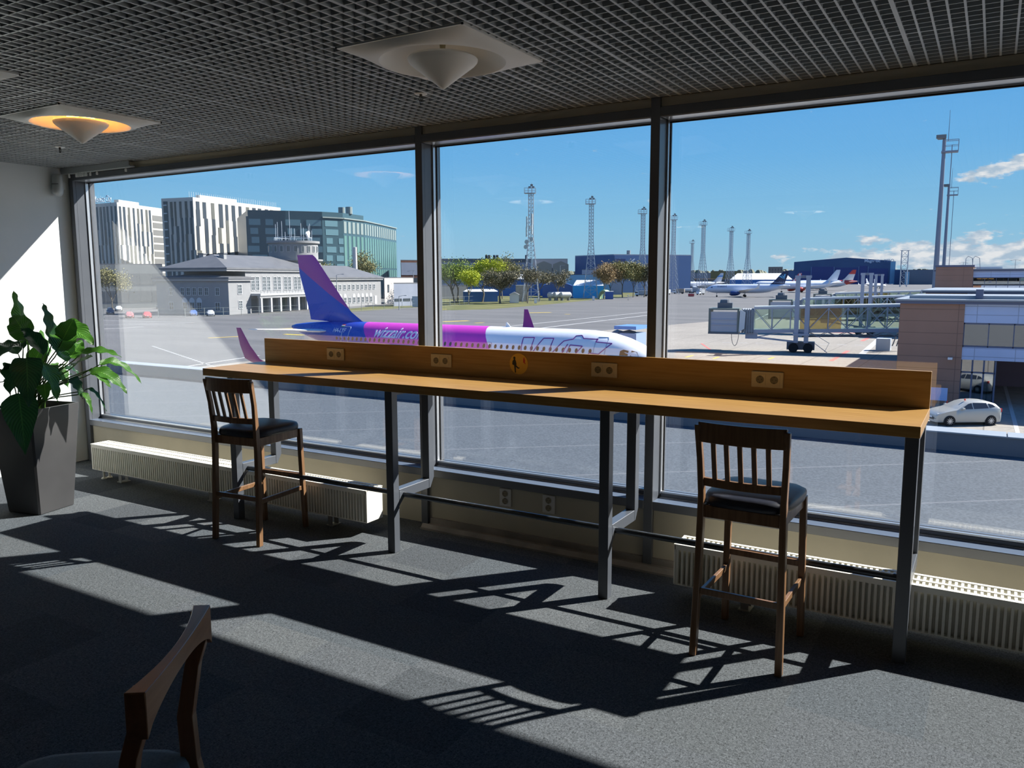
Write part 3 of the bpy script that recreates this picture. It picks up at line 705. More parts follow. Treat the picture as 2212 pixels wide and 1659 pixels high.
# painted marks
ym = mat('yellow_paint', (.62,.44,.05), .7); wm = mat('white_paint', (.42,.42,.42), .7); rm = mat('red_paint', (.50,.14,.12), .7)
MARKS = {'white': MB(), 'yellow': MB(), 'red': MB()}
def line(c, a, b_, w, dash=None):
    a = gp(*a); b_ = gp(*b_); d = (b_-a); L_ = d.length; d.normalize(); n_ = Vector((-d.y, d.x, 0))*w/2; z = GZ+.02
    segs = [(0, L_)] if not dash else [(k*dash*2, min(L_, k*dash*2+dash)) for k in range(int(L_/(2*dash))+1)]
    for s0, s1 in segs:
        p, q = a+d*s0, a+d*s1
        MARKS[c].prism([(p.x+n_.x, p.y+n_.y), (q.x+n_.x, q.y+n_.y), (q.x-n_.x, q.y-n_.y), (p.x-n_.x, p.y-n_.y)], z-.01, z, 'z')
line('white', (1080,707), (1400,674), .5); line('white', (1150,711), (1400,681), .6); line('white', (1270,690), (1400,695), .35)
line('white', (1600,705), (1700,660), .5); line('white', (1720,650), (1830,628), .7)
line('white', (220,692), (420,697), .5); line('white', (215,702), (400,699), .4); line('white', (205,712), (310,706), .4)
line('white', (330,748), (470,795), .35, .7); line('white', (400,792), (560,768), .35)
line('white', (1560,740), (1780,744), .3, 1.2); line('white', (1770,744), (1935,747), .3, 1.2); line('white', (760,672), (905,664), .3)
line('white', (1862,765), (1910,722), .8); line('white', (2160,795), (2199,938), .25)
line('yellow', (957,695), (1012,693), 1.6); line('yellow', (1135,676), (1190,675), 1.8); line('yellow', (955,668), (965,668), 1.2); line('yellow', (1025,698), (1045,697), .7)
line('yellow', (590,711), (640,709), 1.1); line('yellow', (615,722), (655,724), 1.1); line('yellow', (450,730), (520,727), .7); line('yellow', (1220,679), (1232,679), 1.0)
line('yellow', (1481,772), (1497,768), .3); line('yellow', (1541,775), (1553,771), .3); line('yellow', (1660,776), (1672,772), .3)
line('red', (1795,780), (1832,758), .5); line('red', (1862,737), (1887,724), .6); line('red', (1515,742), (1535,756), .3); line('red', (1735,717), (1860,720), 1.0); line('red', (1840,714), (1890,713), 1.6)
for c_, mm_ in (('white', wm), ('yellow', ym), ('red', rm)): struct(MARKS[c_].build('painted_%s_lines' % c_, mm_))
# ------------------------------------------------ roof of the lower storey outside the windows
roofm = nmat('roof_felt', (.042,.053,.066), (.088,.106,.126), 26, .9, (1,1,1), 5, bump=.3, bdist=.01, lo=.3, hi=.7)
T = roofm.node_tree; b = T.nodes['Principled BSDF']; src = b.inputs['Base Color'].links[0].from_socket
t = T.nodes.new('ShaderNodeTexCoord'); mp = T.nodes.new('ShaderNodeMapping'); mp.inputs['Rotation'].default_value = (0,0,R(-38)); T.links.new(t.outputs['Object'], mp.inputs[0])
sx = T.nodes.new('ShaderNodeSeparateXYZ'); T.links.new(mp.outputs[0], sx.inputs[0])
ml = mth('LESS_THAN', mth('ABSOLUTE', mth('SUBTRACT', mth('FRACT', mth('MULTIPLY', sx.outputs[1], .42, T=T), T=T), .5, T=T), T=T), .012, T=T)
mx2 = T.nodes.new('ShaderNodeMix'); mx2.data_type = 'RGBA'; T.links.new(mth('MULTIPLY', ml, .35, T=T), mx2.inputs['Factor']); T.links.new(src, mx2.inputs['A']); mx2.inputs['B'].default_value = (.20,.205,.22,1)
T.links.new(mx2.outputs['Result'], b.inputs['Base Color'])
struct(MB().box((-46, 4.66, -1.8), (12, 17.4, -1.6)).build('roof_terrace', roofm))
parm = mat('parapet_metal', (.30,.33,.36), .45, .1)
q = MB().box((-46, 17.37, -1.75), (12, 17.85, -1.26)); q.box((-46, 17.85, GZ), (12, 17.9, -1.3)); struct(q.build('roof_parapet', mat('parapet_face', (.14,.15,.17), .6)))
q = MB(); x = -46
while x < 12: q.box((x, 17.35, -1.26), (x+2.88, 17.90, -1.235)); x += 2.9
struct(q.build('trim_parapet_cap', parm))
struct(MB().box((-46, 4.62, GZ), (12, 4.66, -1.6)).build('wall_outside', mat('outer_wall', (.2,.2,.22), .7)))
lt = thing('roof_light', 'small glass roof light standing on the flat roof below the window', 'lamp', tuple(gp(764, 852, -1.6)))
MB().lathe([(.05,0),(.05,.05),(.035,.06),(.035,.16),(.05,.17),(.03,.2),(0,.2)], 14).build('lamp_body', mat('clear_plastic', (.6,.62,.62), .2), lt, smooth=True)

# ================================================================== AIRCRAFT
def band_mat(name, bands, slope=0, rough=.3):
    """bands: [(start_x, colour), ...] going towards -x (tail); slope shifts the borders with height"""
    m = mat(name, bands[0][1], rough); T = m.node_tree; b = T.nodes['Principled BSDF']; t = T.nodes.new('ShaderNodeTexCoord'); s = T.nodes.new('ShaderNodeSeparateXYZ')
    T.links.new(t.outputs['Object'], s.inputs[0]); cur = None
    for i, (sx_, col, sl_) in enumerate(bands[1:]):
        # in band if -x - sl*(z-5) > sx
        f = mth('GREATER_THAN', mth('MULTIPLY_ADD', mth('SUBTRACT', s.outputs[2], 5.0, T=T), -sl_, mth('MULTIPLY', s.outputs[0], -1.0, T=T), T=T), float(sx_), T=T)
        x_ = T.nodes.new('ShaderNodeMix'); x_.data_type = 'RGBA'; T.links.new(f, x_.inputs['Factor'])
        if cur is None: x_.inputs['A'].default_value = (*bands[0][1], 1)
        else: T.links.new(cur, x_.inputs['A'])
        x_.inputs['B'].default_value = (*col, 1); cur = x_.outputs['Result']
    if cur: T.links.new(cur, b.inputs['Base Color'])
    return m
def fin_mat(name, low, high, a, k, rough=.3):
    m = mat(name, low, rough); T = m.node_tree; b = T.nodes['Principled BSDF']; t = T.nodes.new('ShaderNodeTexCoord'); s = T.nodes.new('ShaderNodeSeparateXYZ'); T.links.new(t.outputs['Object'], s.inputs[0])
    f = mth('GREATER_THAN', mth('MULTIPLY_ADD', s.outputs[0], k, s.outputs[2], T=T), float(a), T=T)
    x_ = T.nodes.new('ShaderNodeMix'); x_.data_type = 'RGBA'; T.links.new(f, x_.inputs['Factor']); x_.inputs['A'].default_value = (*low, 1); x_.inputs['B'].default_value = (*high, 1); T.links.new(x_.outputs['Result'], b.inputs['Base Color']); return m
ac_white = mat('aircraft_white', (.74,.76,.80), .3); ac_grey = mat('aircraft_grey', (.30,.32,.34), .4); tyre = mat('tyre', (.012,.012,.013), .8)
ac_glass = mat('cockpit_glass', (.02,.025,.03), .35, 0, .3)
STN = [(.0,3.35,.06),(.25,3.35,.40),(.6,3.38,.68),(1.2,3.47,1.03),(2.0,3.58,1.40),(3.0,3.68,1.70),(4.2,3.76,1.93),(5.8,3.80,2.05),(7.5,3.80,2.07),(23.5,3.80,2.07),(25.5,3.84,2.03),(27.5,3.98,1.88),(29.5,4.24,1.61),(31.5,4.52,1.30),(33.5,4.78,.96),(35.5,4.99,.61),(36.9,5.12,.32),(37.45,5.16,.14)]
def airliner(name, label, loc, rz, fus, finm, wingm, engm, letm=None, sc=1.0, windows=True, grp=None, win_from=5.2, win_to=30.5):
    t = thing(name, label, 'aeroplane', loc, rz, grp)
    rings = []
    for s, zc_, r_ in STN:
        rings.append([(-s, r_*.955*math.cos(a), zc_+r_*math.sin(a)) for a in [2*PI*k/36 for k in range(36)]])
    MB().loft(rings).build('fuselage', fus, t, smooth='all')
    def airfoil(x_le, c, y, z, th, vert=False):
        out = []
        for f, h in ((0,0),(.05,.45),(.25,1),(.6,.75),(1,.05),(.6,-.75),(.25,-1),(.05,-.45)):
            out.append((x_le-c*f, y+(h*th/2 if vert else 0), z+(0 if vert else h*th/2)))
        return out
    MB().loft([airfoil(-27.2,1.3,0,5.55,.05,True), airfoil(-28.6,6.4,0,5.9,.35,True), airfoil(-29.9,5.25,0,6.7,.42,True), airfoil(-30.7,4.75,0,7.6,.40,True), airfoil(-32.8,3.45,0,10.0,.28,True), airfoil(-34.1,2.35,0,11.5,.2,True), airfoil(-34.5,2.0,0,11.78,.12,True)]).build('tail_fin', finm, t, smooth=True)
    for sy in (-1, 1):
        MB().loft([airfoil(-31.6,3.9,sy*.6,4.95,.35), airfoil(-33.4,2.5,sy*3.5,5.15,.22), airfoil(-34.9,1.35,sy*6.2,5.3,.12)]).build('tailplane', wingm, t, smooth=True)
        w = MB().loft([airfoil(-11.6,7.2,sy*1.2,2.45,.9), airfoil(-14.6,4.9,sy*6.2,3.05,.5), airfoil(-18.2,2.9,sy*12.5,3.7,.3), airfoil(-21.0,1.75,sy*16.9,4.1,.16)]).build('wing', wingm, t, smooth=True)
        MB().loft([airfoil(-21.0,1.75,sy*16.9,4.1,.16), airfoil(-21.35,1.5,sy*17.35,4.4,.14,True), airfoil(-21.9,1.0,sy*17.65,5.3,.12,True), airfoil(-22.5,.45,sy*17.85,6.45,.06,True)]).build('winglet', letm or wingm, t, smooth=True)
        e = MB().lathe([(.75,-11.0),(1.0,-11.05),(1.12,-11.6),(1.12,-13.0),(.9,-14.2),(.55,-14.9),(.3,-15.2),(.0,-15.5)], 24, (0, sy*5.75, 1.75), axis='x'); e.build('engine', engm, t, smooth=True)
        MB().box((-14.8, sy*5.75-.12, 2.5), (-12.2, sy*5.75+.12, 3.1)).build('pylon', wingm, t)
        g_ = MB().tube([(-17.6, sy*3.8, .5), (-17.6, sy*3.4, 2.6)], .13, 8).build('main_gear', ac_grey, t)
        for dy in (-.46, .46): MB().lathe([(.0,-.2),(.55,-.2),(.58,-.1),(.58,.1),(.55,.2),(.0,.2)], 20, (-17.6, sy*3.8+dy, .58), axis='y').build('wheel', tyre, g_, smooth=True)
    g_ = MB().tube([(-5.1, 0, .4), (-5.1, 0, 2.2)], .1, 8).build('nose_gear', ac_grey, t)
    for dy in (-.25, .25): MB().lathe([(.0,-.1),(.38,-.1),(.38,.1),(.0,.1)], 18, (-5.1, dy, .38), axis='y').build('wheel', tyre, g_, smooth=True)
    def skin(x, z, o=.015):
        for (s0, z0, r0), (s1, z1, r1) in zip(STN[:-1], STN[1:]):
            if s0 <= -x <= s1:
                f = (-x-s0)/(s1-s0); zc_, r_ = z0+(z1-z0)*f, r0+(r1-r0)*f; break
        else: zc_, r_ = 3.8, 2.07
        d = max(-.99, min(.99, (z-zc_)/r_)); return -(r_*.955*math.sqrt(1-d*d)+o)
    for sy in (1, -1):
        for pts in ([(-3.05,4.22),(-2.50,4.18),(-2.50,4.58),(-2.85,4.66),(-3.05,4.56)], [(-2.35,4.16),(-1.75,4.10),(-1.95,4.50),(-2.32,4.60)]):
            MB().quad(*[(x, sy*skin(x, z), z) for x, z in pts]).build('cockpit_window', ac_glass, t)
    if windows:
        wn_ = MB(); k = 0; first = None; x = win_from
        while x < win_to and k < 100:
            if first is None:
                first = MB().loft([[(.115*math.cos(a), -.012, .17*math.sin(a)) for a in [2*PI*j/12 for j in range(12)]], [(.115*math.cos(a), .01, .17*math.sin(a)) for a in [2*PI*j/12 for j in range(12)]]]).build('cabin_window', ac_glass, t); o = first
            else: o = first.copy(); COL.objects.link(o); o.parent = t
            o.location = (-x, skin(-x, 4.48, 0), 4.48); o.rotation_euler = (R(-20), 0, 0); x += .535; k += 1
    t.scale = (sc, sc, sc)
    return t, skin
WB, WM_, WP = (.030,.065,.42), (.62,.04,.46), (.30,.045,.27)
f1 = band_mat('livery_white_magenta_blue', [(0,(.80,.82,.86)),(14.25,WM_,.75),(26.95,WB,1.0)])
fin1 = fin_mat('livery_fin_blue_purple', WB, WP, 7.16-30.53*.6, .6)
wl = mat('winglet_purple', (.22,.02,.17), .35)
az_, skin = airliner('aeroplane', 'white, magenta and blue airliner parked right outside behind the window bar', (-19.018, 53.23, GZ), -.0367, f1, fin1, ac_white, mat('engine_blue', WB, .3), wl)
def wrap(o, z0, x0, sk, off=.03):
    """lay flat lettering (x right, y up) on the side of the hull facing the terminal"""
    for v in o.data.vertices:
        x, z, e_ = v.co.x+x0, v.co.y+z0, v.co.z
        v.co = Vector((x, sk(x, z, off)-e_, z))
lett = mat('lettering_pale', (.75,.72,.85), .5)
o = text_mesh('lettering', 'wizzair.com', 1.22, lett, az_, shear=.22, offset=.022, spacing=.98, extrude=.01); wsc = 5.62/max(v.co.x for v in o.data.vertices)
for v in o.data.vertices: v.co.x *= wsc
wrap(o, 4.74, -25.85, skin)
o = text_mesh('registration', 'HA-LYF', .50, lett, az_, shear=.1, offset=.006, extrude=.005); wrap(o, 4.96, -31.0, skin)
for k, cc in enumerate(((.10,.30,.12), (.7,.7,.7), (.5,.05,.05))):
    q = MB(); q.quad(*[(x, skin(x, z, .02), z) for x, z in ((-30.2,5.42+.07*k),(-29.75,5.42+.07*k),(-29.75,5.49+.07*k),(-30.2,5.49+.07*k))]); q.build('flag_stripe', mat('flag_%d' % k, cc, .5), az_)
# outlined name on the white front: thin purple strokes
lp = mat('outline_purple', (.24,.03,.26), .5)
q = MB()
def stroke(pts, w=.032):
    P = [Vector((x, skin(x, z, .02), z)) for x, z in pts]
    for a, b_ in zip(P[:-1], P[1:]):
        n_ = max(1, int((b_-a).length/.4))
        for i in range(n_):
            u_, v_ = a+(b_-a)*i/n_, a+(b_-a)*(i+1)/n_; u_.y = skin(u_.x, u_.z, .02); v_.y = skin(v_.x, v_.z, .02); q.bar(u_, v_, w*2, .02, up=(0,-1,.4))
X0 = -10.95
stroke([(X0+.15,3.1),(X0,5.22),(X0+.95,5.25),(X0+.90,3.9),(X0+1.75,5.22),(X0+2.6,5.25),(X0+2.45,3.9),(X0+3.5,5.1),(X0+4.2,5.25),(X0+4.3,5.48),(X0+4.75,5.52),(X0+5.0,5.32),(X0+7.35,5.32),(X0+7.1,5.05),(X0+7.9,5.05)][:12])
stroke([(X0+5.0,5.32),(X0+6.1,5.3),(X0+6.0,5.12),(X0+7.2,5.05),(X0+5.7,3.6),(X0+6.3,3.4)])
stroke([(X0+.15,3.1),(X0+1.1,3.1),(X0+1.9,4.4),(X0+2.0,3.1),(X0+2.9,3.1),(X0+3.9,4.9),(X0+3.0,3.1)])
stroke([(X0+3.6,3.1),(X0+4.1,4.85),(X0+5.1,4.8),(X0+4.2,3.7),(X0+5.0,3.6)]); stroke([(X0+5.2,3.5),(X0+5.7,4.35),(X0+6.4,4.3),(X0+5.9,3.9)])
q.build('outlined_name', lp, az_)
for x0_, w_, c_ in ((-29.75,.9,(.45,.5,.62)), (-4.95,.85,(.42,.45,.55)), (-14.1,.5,(.5,.4,.5))):
    q = MB()
    zt_ = 5.45 if x0_ != -14.1 else 4.75
    for a, b_ in (((x0_,3.6),(x0_,zt_-.1)),((x0_+.08,zt_),(x0_+w_-.08,zt_)),((x0_+w_,zt_-.1),(x0_+w_,3.6)),((x0_,zt_-.1),(x0_+.08,zt_)),((x0_+w_-.08,zt_),(x0_+w_,zt_-.1))):
        n_ = 5
        for i in range(n_):
            f0, f1_ = i/n_, (i+1)/n_; A_ = (a[0]+(b_[0]-a[0])*f0, a[1]+(b_[1]-a[1])*f0); C_ = (a[0]+(b_[0]-a[0])*f1_, a[1]+(b_[1]-a[1])*f1_)
            q.bar((A_[0], skin(*A_, .015), A_[1]), (C_[0], skin(*C_, .015), C_[1]), .05, .02)
    q.build('cabin_door', mat('door_outline_%d' % int(-x0_), c_, .5), az_)
MB().prism([(-13.0,5.85),(-13.35,6.2),(-13.45,6.2),(-13.5,5.85)], -.02, .02, 'y').build('antenna', ac_white, az_)
# boarding canopy (folded grey hood) beyond the nose
def qp(u, v, D): return at(u, v, D)
t = thing('folding_canopy', 'grey pleated canopy of the boarding bridge beyond the white aeroplane nose', 'canopy', (at(1352, 700, 74).x, at(1352, 700, 74).y, GZ))
O = Vector(t.location); rings = []
for i in range(9):
    f = i/8; a_ = PI*f
    rings.append([(-2.2+.12*math.sin(i*2.2)+k*.62, -(1.75-.1*(k%2))*math.cos(a_), 2.6+(2.35-.14*(k%2))*math.sin(a_)**.7-.9*max(0,1-k*.6)*(1-math.sin(a_)*.3)) for k in range(6)])
MB().loft(rings, cap=False, closed=False).build('hood', nmat('canopy_fabric', (.20,.20,.19), (.30,.30,.29), 1.2, .9), t)
MB().box((-.1, -1.2, 2.3), (1.5, 1.2, 4.7)).build('cab', mat('canopy_cab', (.25,.33,.45), .5), t); MB().box((-.5,-1.5,5.05),(1.6,1.5,5.35)).build('roof', mat('canopy_roof', (.12,.25,.5), .5), t)
MB().box((.5,-.3,0),(1.1,.3,2.3)).build('support', ac_grey, t)

# ================================================================== DISTANT AEROPLANES
def far_plane(u_nose, v_wheel, D, rz, label, fus, finm, eng, sc=1.08, letm=None, win=False, name='aeroplane'):
    p = at(u_nose, v_wheel, D); a, _ = airliner(name, label, (p.x, p.y, GZ), rz, fus, finm, ac_white, eng, letm, sc, windows=win, grp='airliners parked far out on the apron'); return a, _
def heading(u0, D0, u1, D1):
    a, b_ = at(u0, 600, D0), at(u1, 600, D1); return math.atan2(a.y-b_.y, a.x-b_.x)
navy = mat('tail_navy', (.01,.022,.07), .4); bb_f = mat('freighter_white', (.60,.65,.76), .35)
fb, sk2 = far_plane(1524, 637, 420, heading(1524, 420, 1700, 422), 'white freighter with a dark blue tail bearing a bird, far out on the apron', bb_f, navy, mat('engine_navy', (.02,.05,.18), .4))
o = text_mesh('tail_lettering', 'bluebird', 1.25, mat('tail_text', (.45,.55,.75), .5), fb, offset=.01)
for v in o.data.vertices: x, y, z = v.co; v.co = Vector((-30.3-x*1.05, .30, 6.35+y))
q = MB()
for poly in ([(-33.2,10.6),(-33.9,9.4),(-34.6,8.2),(-34.9,7.9),(-34.6,9.2)], [(-32.0,9.6),(-33.4,9.6),(-34.4,8.2)], [(-34.4,10.3),(-35.4,10.5),(-34.7,8.3)]): q.prism(poly, .26, .31, 'y')
q.build('bird_emblem', mat('emblem_blue', (.10,.36,.62), .5), fb)
o = text_mesh('lettering', 'bluebird', 1.3, mat('text_navy', (.03,.06,.2), .5), fb, offset=.015)
for v in o.data.vertices: x, y, z = v.co; xx, zz = -5.2-x, 4.55+y; v.co = Vector((xx, -sk2(xx, zz, .03), zz))
wt = mat('tail_plain_white', (.66,.72,.80), .4)
far_plane(1668, 622, 545, heading(1668, 545, 1790, 560), 'plain white airliner with an all-white tail, in front of the dark blue hangar', mat('plain_hull', (.66,.72,.82), .4), wt, mat('engine_red', (.5,.04,.03), .4), 1.22)
rd = fin_mat('tail_red_white', (.62,.62,.62), (.55,.05,.04), 9.3, 0.0)
far_plane(1712, 618, 640, heading(1712, 640, 1838, 655), 'white airliner with a red-topped tail, beside the dark blue hangar', band_mat('hull_white_red', [(0,(.5,.56,.66)),(28.0,(.45,.05,.04),-1.6)]), rd, mat('engine_red2', (.5,.04,.03), .4), 1.28)
chk = mat('check_tail', (.6,.6,.6), .5); T = chk.node_tree; tcx = T.nodes.new('ShaderNodeTexCoord'); ck = T.nodes.new('ShaderNodeTexChecker'); ck.inputs['Scale'].default_value = .7; ck.inputs['Color1'].default_value = (.55,.05,.06,1); ck.inputs['Color2'].default_value = (.62,.62,.66,1)
T.links.new(tcx.outputs['Object'], ck.inputs['Vector']); T.links.new(ck.outputs[0], T.nodes['Principled BSDF'].inputs['Base Color'])
far_plane(1628, 616, 700, heading(1628, 700, 1725, 715), 'airliner with a red and white checked tail, behind the freighter', mat('hull_pale', (.66,.72,.82), .4), chk, mat('engine_pale', (.4,.45,.5), .4), 1.12)
est = fin_mat('tail_white_blue', (.55,.58,.62), (.03,.20,.55), 99, 0)
fe, _ = far_plane(1456, 624, 640, heading(1456, 640, 1552, 655), 'white airliner with a light blue band on its tail, beside the blue hangar wall', mat('hull_white2', (.55,.58,.62), .4), mat('tail_white2', (.58,.6,.64), .4), mat('engine_pale2', (.4,.45,.5), .4), 1.12)
MB().prism([(-31.9,9.0),(-35.9,9.3),(-36.1,10.0),(-32.6,9.8)], -.3, .3, 'y').build('tail_band', mat('band_blue', (.02,.22,.6), .4), fe)
far_plane(1905, 613, 800, heading(1905, 800, 1842, 760), 'small white jet seen end on, between the bridge columns and the dark blue hangar', mat('jet_white', (.5,.54,.6), .4), mat('jet_white_t', (.5,.54,.6), .4), mat('eng_w', (.5,.5,.5), .4), .72)
# little propeller aeroplane
t = thing('light_aeroplane', 'tiny white propeller aeroplane parked before the dark blue hangar', 'aeroplane', tuple(at(1913, 612, 760)), R(60)); t.location.z = GZ
lwm = mat('light_plane_white', (.7,.72,.75), .4)
MB().loft([[(-x, r_*math.cos(a), 2.6+r_*math.sin(a)) for a in [2*PI*k/10 for k in range(10)]] for x, r_ in ((0,.3),(.8,1.0),(2.5,1.3),(8,1.2),(13,.5),(15,.15))]).build('fuselage', lwm, t, smooth='all')
MB().box((-6,-10,3.6),(-3.8,10,3.85)).build('wing', lwm, t); MB().box((-14.6,-3.2,4.0),(-13.2,3.2,4.15)).build('tailplane', lwm, t)
MB().prism([(-11.5,3),(-14.8,3),(-15.2,8),(-14,8)], -.15, .15, 'y').build('tail_fin', lwm, t)
q = MB()
for yy in (-1.8,1.8): q.tube([(-5,yy*.6,2.2),(-5,yy,.4)], .12, 6); q.lathe([(0,-.2),(.45,-.2),(.45,.2),(0,.2)], 12, (-5,yy,.45), axis='y')
q.build('landing_gear', ac_grey, t)
# ================================================================== BUILDINGS
ALB = 1.55
def zt(u, v, D): return at(u, v, D).z-GZ
class Site:
    """building footprint surveyed as corner sights (u, distance); local frame = world axes about the first corner"""
    def __init__(s, name, label, cat, pts, group=None):
        s.P = [at(u, 600, D) for u, D in pts]; s.o = Vector((s.P[0].x, s.P[0].y, GZ)); s.t = thing(name, label, cat, s.o, 0, group)
        s.q = [Vector((p.x-s.o.x, p.y-s.o.y, 0)) for p in s.P]
    def close(s, depth):
        """adds back corners straight away from the viewer"""
        a, b_ = s.q[-1], s.q[0]
        for p in (a, b_):
            w_ = Vector((p.x+s.o.x, p.y+s.o.y, 0)).normalized()*depth; s.q.append(p+w_)
    def prism(s, name, z0, z1, m, poly=None):
        q = MB(); q.prism([(p.x, p.y) for p in (poly or s.q)], z0, z1, 'z'); return q.build(name, m, s.t)
    def edge(s, i, j=None):
        P, Q = s.q[i], s.q[(i+1) if j is None else j]; d = (Q-P); L_ = d.length; d.normalize(); n_ = Vector((-d.y, d.x, 0)); mid = s.o+(P+Q)/2
        if n_.dot(Vector((mid.x, mid.y, 0))) > 0: n_ = -n_
        return P, d, n_, L_
    def panel(s, name, i, s0, s1, z0, z1, m, th=.15, parent=None, j=None, inset=0, mb=None):
        P, d, n_, L_ = s.edge(i, j); a = P+d*s0+n_*inset; b_ = P+d*s1+n_*inset
        v = [a, b_, b_+n_*th, a+n_*th]; q = mb or MB(); zz = lambda p, z: (p.x, p.y, z)
        q.hexa([zz(p, z0) for p in v]+[zz(p, z1) for p in v])
        return q if mb else q.build(name, m, parent or s.t)
dkglass = mat('dark_window', (.035,.045,.055), .15); shade = mat('window_shade', (.06,.07,.08), .4)  # shade: dark tone painted for the unlit depth of open bays
# ---- old terminal: long plastered house, round tower
plaster = nmat('terminal_plaster', (.150,.153,.157), (.165,.168,.172), .5, .8); plaster_d = mat('terminal_plinth', (.17,.175,.18), .8); trimw = mat('terminal_trim', (.24,.243,.247), .7)
slate = nmat('terminal_roof', (.068,.071,.078), (.085,.088,.095), .4, .6); winw = mat('terminal_window_frame', (.30,.31,.32), .5); winp = mat('terminal_pane', (.045,.055,.06), .15)
A = gp(496, 680); AX = Vector((-.2105, .9776, 0)); AY = Vector((-.9776, -.2105, 0))
rz = math.atan2(AX.y, AX.x)
t = thing('old_terminal', 'long pale grey plastered terminal with slate roofs and a round control tower', 'building', A, rz)
def bx(name, a, b_, m, par=None, **k): return MB().box(a, b_).build(name, m, par or t, **k)
# local x along the long sunny front (front faces -y), y into the building
bx('wall', (0,0,0), (9.6,24,9.4), plaster); bx('wall', (9.6,1.6,0), (45,22.5,12.0), plaster); bx('wall', (45,.6,0), (88.3,20,9.4), plaster)
def hip(name, x0, x1, y0, y1, z0, h, ov=.9):
    q = MB(); x0 -= ov; x1 += ov; y0 -= ov; y1 += ov; q.box((x0, y0, z0), (x1, y1, z0+.5)); w_ = (y1-y0)/2; ym_ = (y0+y1)/2
    if x1-x0 > 2*w_*.8: rx0, rx1 = x0+w_*.8, x1-w_*.8
    else: rx0 = rx1 = (x0+x1)/2
    v = [(x0,y0,z0+.5),(x1,y0,z0+.5),(x1,y1,z0+.5),(x0,y1,z0+.5),(rx0,ym_,z0+h),(rx1,ym_,z0+h)]
    q._add(v, [(0,1,5,4),(1,2,5),(2,3,4,5),(3,0,4),(3,2,1,0)]); o = q.build(name, slate, t)
    bx('cornice', (x0+.25,y0+.25,z0-.45), (x1-.25,y1-.25,z0), trimw); return o
hip('roof', 0, 9.6, 0, 24, 9.6, 1.6); hip('roof', 1.5, 45, 1.6, 22.5, 12.2, 4.4); hip('roof', 45, 88.3, .6, 20, 9.6, 4.6)
for x_, y_ in ((9,8),(9,15)):
    c_ = bx('chimney', (x_,y_,13), (x_+1.2,y_+1.6,16.6), plaster_d); bx('chimney_cap', (x_-.2,y_-.2,16.6), (x_+1.4,y_+1.8,16.9), slate)
def twin(x0, x1, z0, z1, y, nx=2, nz=3, arch=False, name='window', side=False):
    q = MB()
    def B(a0, b0, a1, b1, d0, d1):
        if side: q.box((y-d1, a0, b0), (y-d0, a1, b1))
        else: q.box((a0, y-d1, b0), (a1, y-d0, b1))
    B(x0-.18, z0-.15, x1+.18, z0, 0, .16); B(x0-.14, z0, x0, z1, 0, .12); B(x1, z0, x1+.14, z1, 0, .12); B(x0-.14, z1, x1+.14, z1+.14, 0, .12)
    for k in range(1, nx): xx = x0+(x1-x0)*k/nx; B(xx-.05, z0, xx+.05, z1, .02, .08)
    for k in range(1, nz): zz = z0+(z1-z0)*k/nz; B(x0, zz-.04, x1, zz+.04, .02, .08)
    if arch:
        cx_ = (x0+x1)/2; r_ = (x1-x0)/2+.25
        pts = [(cx_+r_*math.cos(PI*k/8), z1+.14+1.25*math.sin(PI*k/8)) for k in range(9)]
        if side: q.prism(pts, y-.10, y, 'x')
        else: q.prism(pts, y-.10, y, 'y')
    f_ = q.build(name, winw, t)
    q = MB()
    if side: q.box((y-.03, x0, z0), (y, x1, z1))
    else: q.box((x0, y-.03, z0), (x1, y, z1))
    q.build('pane', winp, f_)
twin(4.0, 5.5, 5.6, 8.0, 0); twin(4.1, 5.5, 1.6, 3.6, 0)
for k in range(6):
    x_ = 12.2+k*5.3
    for d_ in (0, 2.1): twin(x_+d_, x_+d_+1.35, 6.4, 10.2, 1.6, 2, 4)
for k in range(11): twin(52.2+k*3.0, 53.5+k*3.0, 5.9, 7.5, .6, 2, 2)
for k in range(10): twin(52.2+k*3.05, 53.6+k*3.05, 1.3, 3.1, .6, 2, 2, arch=(k != 4))
bx('door', (83.0,.45,.3), (84.8,.6,3.4), winw)
# shaded gable side (left), local x = 0 plane, along y
for y_ in (3.0,6.6,8.6,10.6,12.6,14.6,18.4): twin(y_, y_+1.1, 5.3, 7.2, 0, 2, 2, side=True)
for y_ in (3.0, 9.0, 11.4, 13.8, 18.4): twin(y_, y_+1.4, 1.2, 3.2, 0, 2, 2, arch=y_ in (9.0,11.4,13.8), side=True)
# colonnade
bx('balcony', (9.6,-3.2,4.9), (47,1.7,5.5), trimw); bx('balcony', (9.6,-3.0,4.2), (47,-2.2,4.9), plaster)
for k in range(8):
    x_ = 10.0+k*4.6; bx('column', (x_,-3.0,.2), (x_+.75,-2.2,4.2), trimw)
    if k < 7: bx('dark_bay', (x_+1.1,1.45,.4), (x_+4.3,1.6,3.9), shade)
q = MB()
for k in range(24): q.box((10+k*1.55,-3.05,5.5), (10.06+k*1.55,-2.99,6.4))
q.box((9.8,-3.05,6.35),(47,-2.99,6.42)); q.build('railing', mat('railing_grey', (.12,.13,.14), .5), t)
